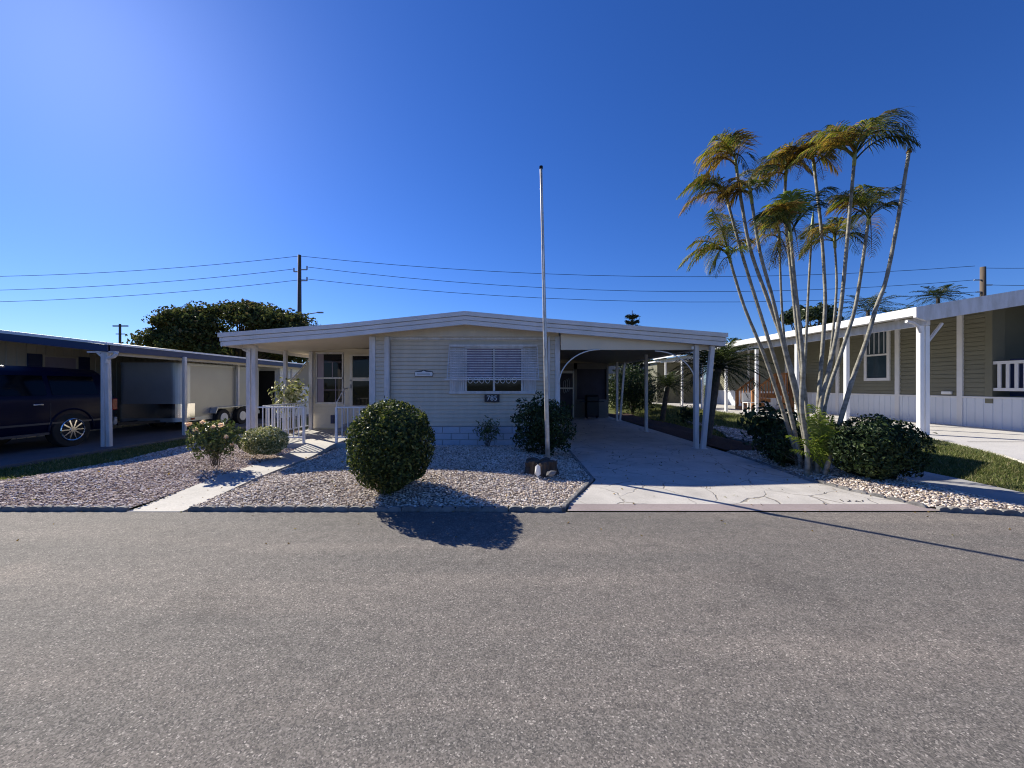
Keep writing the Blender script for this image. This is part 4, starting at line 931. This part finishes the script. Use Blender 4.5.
# ------------------------------------------------------------------ left neighbour
lh = thing('house', 'cream vertical-sided manufactured home with a blue-edged carport roof on the left', 'house', (-13.2,12,0))
LX = -13.; w = MB(); ribbed(w, (LX,5.),(LX,19.5), 0.05, 2.75, (1,0), .22, .018); w.box(-18,LX-.005,5,19.5,0,2.8); w.build('wall', 'metal_siding', lh)
lw = MB(); y0, y1 = 10.86, 11.66; z0, z1 = 1.45, 2.30
for a in ((y0-.05,y0,z0,z1),(y1,y1+.05,z0,z1),(y0-.05,y1+.05,z1,z1+.05),(y0-.05,y1+.05,z0-.05,z0),(y0,y1,1.86,1.90)): lw.box(LX+.02,LX+.06,a[0],a[1],a[2],a[3])
lwn = lw.build('window', 'metal_siding', lh); B(LX+.025,LX+.032,y0,y1,z0,z1).build('pane', 'curtain', lwn)
for a, b in ((y0-.38,y0-.06),(y1+.06,y1+.38)):
    m = MB(); m.box(LX+.02,LX+.055,a,b,z0-.05,z1+.06)
    for i in range(12): m.box(LX+.055,LX+.062,a+.03,b-.03,z0+.07*i,z0+.07*i+.035)
    m.build('shutter', 'blue_shutter', lh)
lz, lx = 2.47, -9.3; s2 = .11
m = MB().prism([(lx,lz-.15),(lx,lz-.03),(-18.2,lz+.98),(-18.2,lz+.8),(-13,lz+s2*3.7-.18)], 'y', 9.04, 19.8); lr = m.build('roof', 'metal_siding', lh)
MB().box(lx+.002,lx+.05,9.0,19.8,lz-.19,lz-.035).build('fascia', 'blue_fascia', lr)
MB().box(lx-.02,lx+.075,8.98,19.8,lz-.034,lz+.012).build('drip_edge', 'roof_white', lr)
MB().prism([(lx+.05,lz-.20),(lx+.05,lz-.036),(-18.2,lz+.94),(-18.2,lz+.76)], 'y', 8.98, 9.037).build('front_fascia', 'blue_fascia', lr)
MB().prism([(lx+.07,lz-.034),(lx+.07,lz+.022),(-18.2,lz+1.06),(-18.2,lz+.945)], 'y', 8.955, 9.10).build('front_drip_edge', 'roof_white', lr)
def lpost(a, b, w=.10): return MB().beam(a, b, w, w, (0,1,0)).build('post', 'trim', lh, bevel=.008)
lpost((-9.40,9.05,.05),(-9.40,9.05,2.26),.085); lpost((-9.285,9.06,.05),(-9.33,9.06,2.26),.085)
for (px, py) in ((184.5,435),(237.8,424)):
    Y = (H-.06)*F/(py-CY); lpost((X_(px,Y),Y,.05),(X_(px,Y),Y,2.31),.085)
lpost((-9.5,17.2,.05),(-9.5,17.2,2.31),.085)
MB().beam((-9.44,9.2,2.26),(-9.44,19.7,2.26),.10,.10).build('carport_beam', 'metal_siding', lh)
m = MB(); m.tube([(-9.29,9.0,2.02),(-9.26,9.0,2.12),(-9.12,9.0,2.16),(-9.06,9.0,2.24)], .04, 8); m.beam((-9.35,9.05,2.1),(-9.55,9.05,2.27),.05,.05); m.box(-9.75,-9.10,9.0,9.1,2.255,2.29)
m.build('post_bracket', 'trim', lh)
# white shed behind trailer
sd_ = thing('shed', 'white sided shed at the back of the left carport behind the trailer', 'shed', (-10.6,17.8,0))
m = MB(); lap(m, (-9.7,16.6),(-9.7,19.2), .05, 2.2, (1,0), .15); m.box(-11.8,-9.72,16.6,19.2,0,2.2); m.build('wall', 'skirt', sd_)
MB().prism([(-11.9,2.2),(-9.6,2.2),(-9.6,2.24),(-11.9,2.35)], 'y', 16.5, 19.3).build('roof', 'white', sd_)
B(-11.6,-9.9,16.56,16.598,0.05,2.1).build('door', 'dark', sd_)  # added black sheet painting the shaded gap between trailer and shed

# ------------------------------------------------------------------ SUV (parked nose to the street)
suv = thing('parked_car', 'dark navy large parked car under the left carport', 'car', (-11.2,7.5,.05))
cx, gzz = -11.2, .05
stn = [ # y, z_low, z_belt, z_top, hw_low, hw_belt, hw_top
 (4.75,.55,.95,1.00,.80,.84,.70),(4.85,.38,1.02,1.08,.92,.96,.80),(5.3,.34,1.07,1.14,.96,1.0,.84),(6.15,.34,1.12,1.20,.97,1.01,.86),
 (6.45,.34,1.14,1.36,.97,1.01,.84),(7.15,.34,1.16,1.80,.97,1.01,.76),(7.7,.34,1.16,1.87,.97,1.01,.76),(9.0,.34,1.17,1.87,.97,1.01,.77),(9.85,.34,1.18,1.84,.97,1.0,.77),(10.02,.38,1.18,1.76,.94,.98,.74),(10.18,.50,1.16,1.24,.88,.93,.78)]
vs, fs = [], []; 
for (y,zl,zb,zt,a,b_,c) in stn:
    ring = [(-a,zl),(-a-.03,(zl+zb)/2-.1),(-b_,zb-.08),(-b_+.025,zb),(-c-.05,zt-.12),(-c+.08,zt-.01),(0,zt+.02),(c-.08,zt-.01),(c+.05,zt-.12),(b_-.025,zb),(b_,zb-.08),(a+.03,(zl+zb)/2-.1),(a,zl)]
    if zt-zb < .3: ring = [(-a,zl),(-a-.03,(zl+zb)/2-.1),(-b_,zb-.08),(-b_+.03,zb-.01),(-b_+.08,zb+(zt-zb)*.3),(-c+.1,zt-.01),(0,zt),(c-.1,zt-.01),(b_-.08,zb+(zt-zb)*.3),(b_-.03,zb-.01),(b_,zb-.08),(a+.03,(zl+zb)/2-.1),(a,zl)]
    vs += [(cx+x, y, z+gzz) for x, z in ring]
m = 13
for j in range(len(stn)-1):
    for k in range(m): fs.append((j*m+k, j*m+(k+1)%m, (j+1)*m+(k+1)%m, (j+1)*m+k))
fs.append(tuple(range(m))); fs.append(tuple((len(stn)-1)*m+k for k in range(m-1,-1,-1)))
body = MB().add(vs, fs).build('body', 'navy', suv, bevel=.02)
for pp in body.data.polygons: pp.use_smooth = True
def side_quad(y0, y1, zlo, zhi, s, off=.006):
    def xx(y, z):   # interpolate the greenhouse side
        for q0, q1 in zip(stn[:-1], stn[1:]):
            if q0[0] <= y <= q1[0]:
                u = (y-q0[0])/(q1[0]-q0[0]); zb = q0[2]+(q1[2]-q0[2])*u; zt = q0[3]+(q1[3]-q0[3])*u; b_ = q0[5]+(q1[5]-q0[5])*u; c = q0[6]+(q1[6]-q0[6])*u
                k = (z-zb)/max(.05,(zt-.12-zb)); return (b_-.025)+((c+.05)-(b_-.025))*k
        return 1.
    V = [(cx+s*(xx(y,z)+off), y, z+gzz) for y, z in ((y0,zlo),(y1,zlo),(y1-(.05 if y1>9 else 0),zhi),(y0+(.25 if y0<6.8 else 0),zhi))]
    V2 = [(a-s*.02, b, c) for a, b, c in V]
    return MB().add(V+V2, [(0,1,2,3),(4,7,6,5),(0,4,5,1),(1,5,6,2),(2,6,7,3),(3,7,4,0)])
for s in (-1,1):
    for y0, y1 in ((6.85,7.62),(7.70,8.62),(8.72,9.72)): side_quad(y0,y1,1.22,1.66,s,.008).build('window', 'car_glass', suv)
    mm = MB(); 
    for y in (6.75,7.66,8.66): mm.box(cx+s*1.0-.004, cx+s*1.0+.012 if s>0 else cx-1.0+.004, y-.004, y+.004, .55, 1.1)
    mm.box(cx+s*1.0-.012, cx+s*1.0+.012, 6.5, 9.95, .62, .66); mm.build('side_moulding', 'dark_moulding', suv)
    for y in (7.45,8.42): B(cx+s*1.0-.012,cx+s*1.0+.03,y-.09,y+.09,1.05,1.085).build('door_handle', 'chrome', suv, bevel=.006)
    hb = B(cx+s*.90-.08,cx+s*.90+.08,10.05,10.19,.85,1.15).build('tail_light', 'tail_red', suv, bevel=.02)
    B(cx+s*.72-.12,cx+s*.72+.12,4.70,4.86,.72,.88).build('headlight', 'glass_blue', suv, bevel=.02)
    MB().beam((cx+s*.99,6.3,.42),(cx+s*1.02,8.6,.42),.06,.05).build('running_board', 'dark_moulding', suv)
    for y in (5.75,9.10):
        ww = MB(); ww.cyl((y,.40+gzz), .40, 'x', cx+s*.80, cx+s*1.01, 32); tyre = ww.build('wheel', 'tyre', suv, bevel=.02)
        rm = MB(); rm.tube([(cx+s*1.015, y+.25*math.cos(a), .40+gzz+.25*math.sin(a)) for a in [2*math.pi*i/24 for i in range(25)]], .018, 6, False)
        for k in range(10):
            a = k*.6283; rm.beam((cx+s*1.012,y,.40+gzz),(cx+s*1.012,y+.25*math.cos(a),.40+gzz+.25*math.sin(a)),.028,.02,(1,0,0))
        rm.cyl((y,.40+gzz), .06, 'x', cx+s*1.0, cx+s*1.03, 14); rm.build('rim', 'chrome', tyre)
        ah = MB(); ah.tube([(cx+s*1.0, y+.47*math.cos(a), .42+gzz+.47*math.sin(a)) for a in [math.pi*i/14 for i in range(15)]], .022, 6); ah.build('wheel_arch', 'navy', suv)
B(cx-.9,cx+.9,10.17,10.27,.45,.66).build('bumper', 'lamp_grey', suv, bevel=.03); B(cx-.92,cx+.92,4.66,4.80,.40,.66).build('bumper', 'lamp_grey', suv, bevel=.03)
B(cx-.62,cx+.62,4.70,4.80,.70,.90).build('grille', 'chrome', suv, bevel=.02)

# ------------------------------------------------------------------ cargo trailer
tl = thing('cargo_trailer', 'enclosed cream cargo trailer with a polished metal front under the left carport', 'trailer', (-10.9,13.,.05))
tx0, tx1, ty0, ty1, tz0, tz1 = -11.95, -9.95, 11.85, 15.6, .42, 2.17
def rrect(x0,x1,y0,y1,r,n=8):
    o = []
    for cx_, cy_, a0 in ((x0+r,y0+r,math.pi),(x1-r,y0+r,1.5*math.pi)):
        o += [(cx_+r*math.cos(a0+math.pi/2*i/n), cy_+r*math.sin(a0+math.pi/2*i/n)) for i in range(n+1)]
    return o+[(x1,y1),(x0,y1)]
MB().prism(rrect(tx0,tx1,ty0,ty1,.30), 'z', tz0, tz1).build('body', 'trailer_side', tl)
MB().prism([(p[0]*1.0, p[1]) for p in rrect(tx0-.012,tx1+.012,ty0-.012,ty0+.34,.312)], 'z', tz0+.06, tz1-.05).build('front_panel', 'alu', tl)
MB().prism(rrect(tx0-.025,tx1+.025,ty0-.025,ty1+.01,.32), 'z', tz1-.05, tz1+.02).build('top_rail', 'alu', tl)
MB().prism(rrect(tx0-.025,tx1+.025,ty0-.025,ty1+.01,.32), 'z', tz0-.06, tz0+.06).build('bottom_rail', 'alu', tl)
MB().prism(rrect(tx0-.03,tx1+.03,ty0-.03,ty0+.5,.33), 'z', tz0+.061, tz0+.5).build('stone_guard', 'chrome', tl)
MB().beam((-11.3,11.85,.38),(-10.95,10.9,.40),.07,.08).beam((-10.6,11.85,.38),(-10.95,10.9,.40),.07,.08).build('tongue', 'dark', tl)
for y in (13.4,14.35):
    q = MB().cyl((y,.36), .31, 'x', tx1+.02, tx1+.20, 26).build('wheel', 'tyre', tl, bevel=.02); MB().cyl((y,.36), .17, 'x', tx1+.19, tx1+.215, 20).build('rim', 'white', q)
    MB().cyl((y,.36), .31, 'x', tx0-.2, tx0-.02, 26).build('wheel', 'tyre', tl)
MB().prism([(12.95,.55),(13.05,.74),(14.7,.74),(14.8,.55),(14.76,.55),(14.68,.71),(13.07,.71),(12.99,.55)], 'x', tx1+.01, tx1+.24).build('fender', 'alu', tl)
B(tx1+.03,tx1+.05,12.2,12.32,.40,.46).build('marker_light', 'tail_red', tl)

# ------------------------------------------------------------------ utility poles and wires
def catenary(a, b, sag, n=14):
    a, b = Vector(a), Vector(b); return [a.lerp(b,i/n)+Vector((0,0,-sag*4*(i/n)*(1-i/n))) for i in range(n+1)]
YP = 34.
pt = P(299.5,255,YP); pole = thing('utility_pole', 'tall wooden utility pole with three arms and a street lamp behind the left porch', 'utility pole', (pt[0],YP,0))
MB().tube([(pt[0],YP,0),pt], [.22,.14], 10).build('pole', 'creosote', pole, smooth=True)
arms = [(P(299.5,256,YP),0),(P(294,270,YP),-1),(P(307,268,YP),1),(P(307,279,YP),1)]
for (p, s) in arms[1:]:
    MB().beam((pt[0],YP,p[2]-.15),(p[0],YP,p[2]-.15),.10,.08).build('arm', 'lamp_grey', pole)
    MB().tube([(p[0],YP,p[2]-.15),(p[0],YP,p[2]+.18)], .06, 8).build('insulator', 'lamp_grey', pole)
la = P(318,312.5,YP); MB().tube([(pt[0],YP,la[2]-.5),(pt[0]+.6,YP,la[2]-.15),(la[0],YP,la[2])], .045, 8).build('lamp_arm', 'lamp_grey', pole)
MB().box(la[0]-.05,la[0]+.45,YP-.12,YP+.12,la[2]-.06,la[2]+.06).build('lamp_head', 'lamp_grey', pole, bevel=.03)
YQ = 34.; qt = P(983,267,YQ); rp = thing('utility_pole', 'wooden utility pole top rising behind the right neighbour\'s roof', 'utility pole', (qt[0],YQ,0))
MB().tube([(qt[0],YQ,0),qt], [.24,.19], 10).build('pole', 'creosote', rp, smooth=True)
for px, py in ((974,280),(992,285),(976,292)):
    p = P(px,py,YQ); MB().beam((qt[0],YQ,p[2]),p,.10,.08).build('arm', 'lamp_grey', rp)
ap = P(120,324,40); aq = thing('utility_pole', 'small distant pole with a crossarm above the left neighbour\'s roof', 'utility pole', (ap[0],40,0))
MB().tube([(ap[0],40,0),ap], [.14,.10], 8).build('pole', 'creosote', aq)
MB().beam(P(113,326,40),P(128,326,40),.12,.12).build('crossarm', 'creosote', aq); MB().beam(P(116,334,40),P(125,334,40),.08,.08).build('crossarm', 'creosote', aq)
WL = [((-80,277,YP),(299.5,256,YP),.5,'highest power line running left from the tall utility pole'),
      ((-80,291,YP),(294,269,YP),.5,'middle power line running left from the tall utility pole'),
      ((-80,303,YP),(307,279,YP),.5,'lowest power line running left from the tall utility pole'),
      ((299.5,256,YP),(975,266,YQ),1.35,'highest power line between the two utility poles'),
      ((307,267,YP),(974,280,YQ),1.55,'middle power line between the two utility poles'),
      ((307,279,YP),(976,292,YQ),1.4,'lowest power line between the two utility poles'),
      ((983,268,YQ),(1150,262,YQ),.2,'highest power line running right from the right utility pole'),
      ((992,285,YQ),(1150,280,YQ),.2,'lower power line running right from the right utility pole')]
for a, b_, sg, lb in WL:
    o = MB().tube(catenary(P(*a),P(*b_),sg), .020, 5).build('power_line', 'wire', loc=P(*a)); tag(o, lb, 'power line', 'power lines along the back street')

# ------------------------------------------------------------------ light, sky, camera
SUN = Vector((-1.14, 1., .984)).normalized(); elev = math.asin(SUN.z); az = math.atan2(SUN.x, SUN.y)
wd = bpy.data.worlds.new('World'); sc.world = wd; wd.use_nodes = True; nt = wd.node_tree; bg = nt.nodes['Background']
sky = node(nt, 'ShaderNodeTexSky', sky_type='NISHITA'); sky.sun_disc = False; sky.sun_elevation = elev; sky.sun_rotation = az
sky.altitude = 0; sky.air_density = 1.0; sky.dust_density = .2; sky.ozone_density = 3.5
hs = node(nt, 'ShaderNodeHueSaturation'); hs.inputs['Saturation'].default_value = 1.2; hs.inputs['Value'].default_value = 1.
tn = node(nt, 'ShaderNodeMix', data_type='RGBA', blend_type='MULTIPLY'); tn.inputs[0].default_value = 1; tn.inputs[7].default_value = (.56,.75,1.25,1)
nt.links.new(sky.outputs[0], hs.inputs['Color']); nt.links.new(hs.outputs[0], tn.inputs[6]); nt.links.new(tn.outputs[2], bg.inputs[0]); bg.inputs[1].default_value = .067
sl = bpy.data.lights.new('sun', 'SUN'); sl.energy = 5.; sl.angle = R(.53); sl.color = (1,.93,.79)
so = bpy.data.objects.new('sun', sl); COL.objects.link(so); so.rotation_euler = (-SUN).to_track_quat('-Z','Y').to_euler()
so.location = (0,0,20)
cam = bpy.data.cameras.new('camera'); co = bpy.data.objects.new('camera', cam); COL.objects.link(co); sc.camera = co
co.location = (0,0,H); co.rotation_euler = (R(90),0,0); cam.sensor_width = 36; cam.lens = F/1024*36
cam.shift_x = (512-CX)/1024; cam.shift_y = (CY-384)/1024; sc.cycles.filter_width = 1.1; cam.clip_end = 5000; cam.clip_start = .05
vs_ = sc.view_settings; vs_.view_transform = 'Standard'; vs_.look = 'None'; vs_.gamma = 1; vs_.exposure = .72; vs_.use_curve_mapping = False
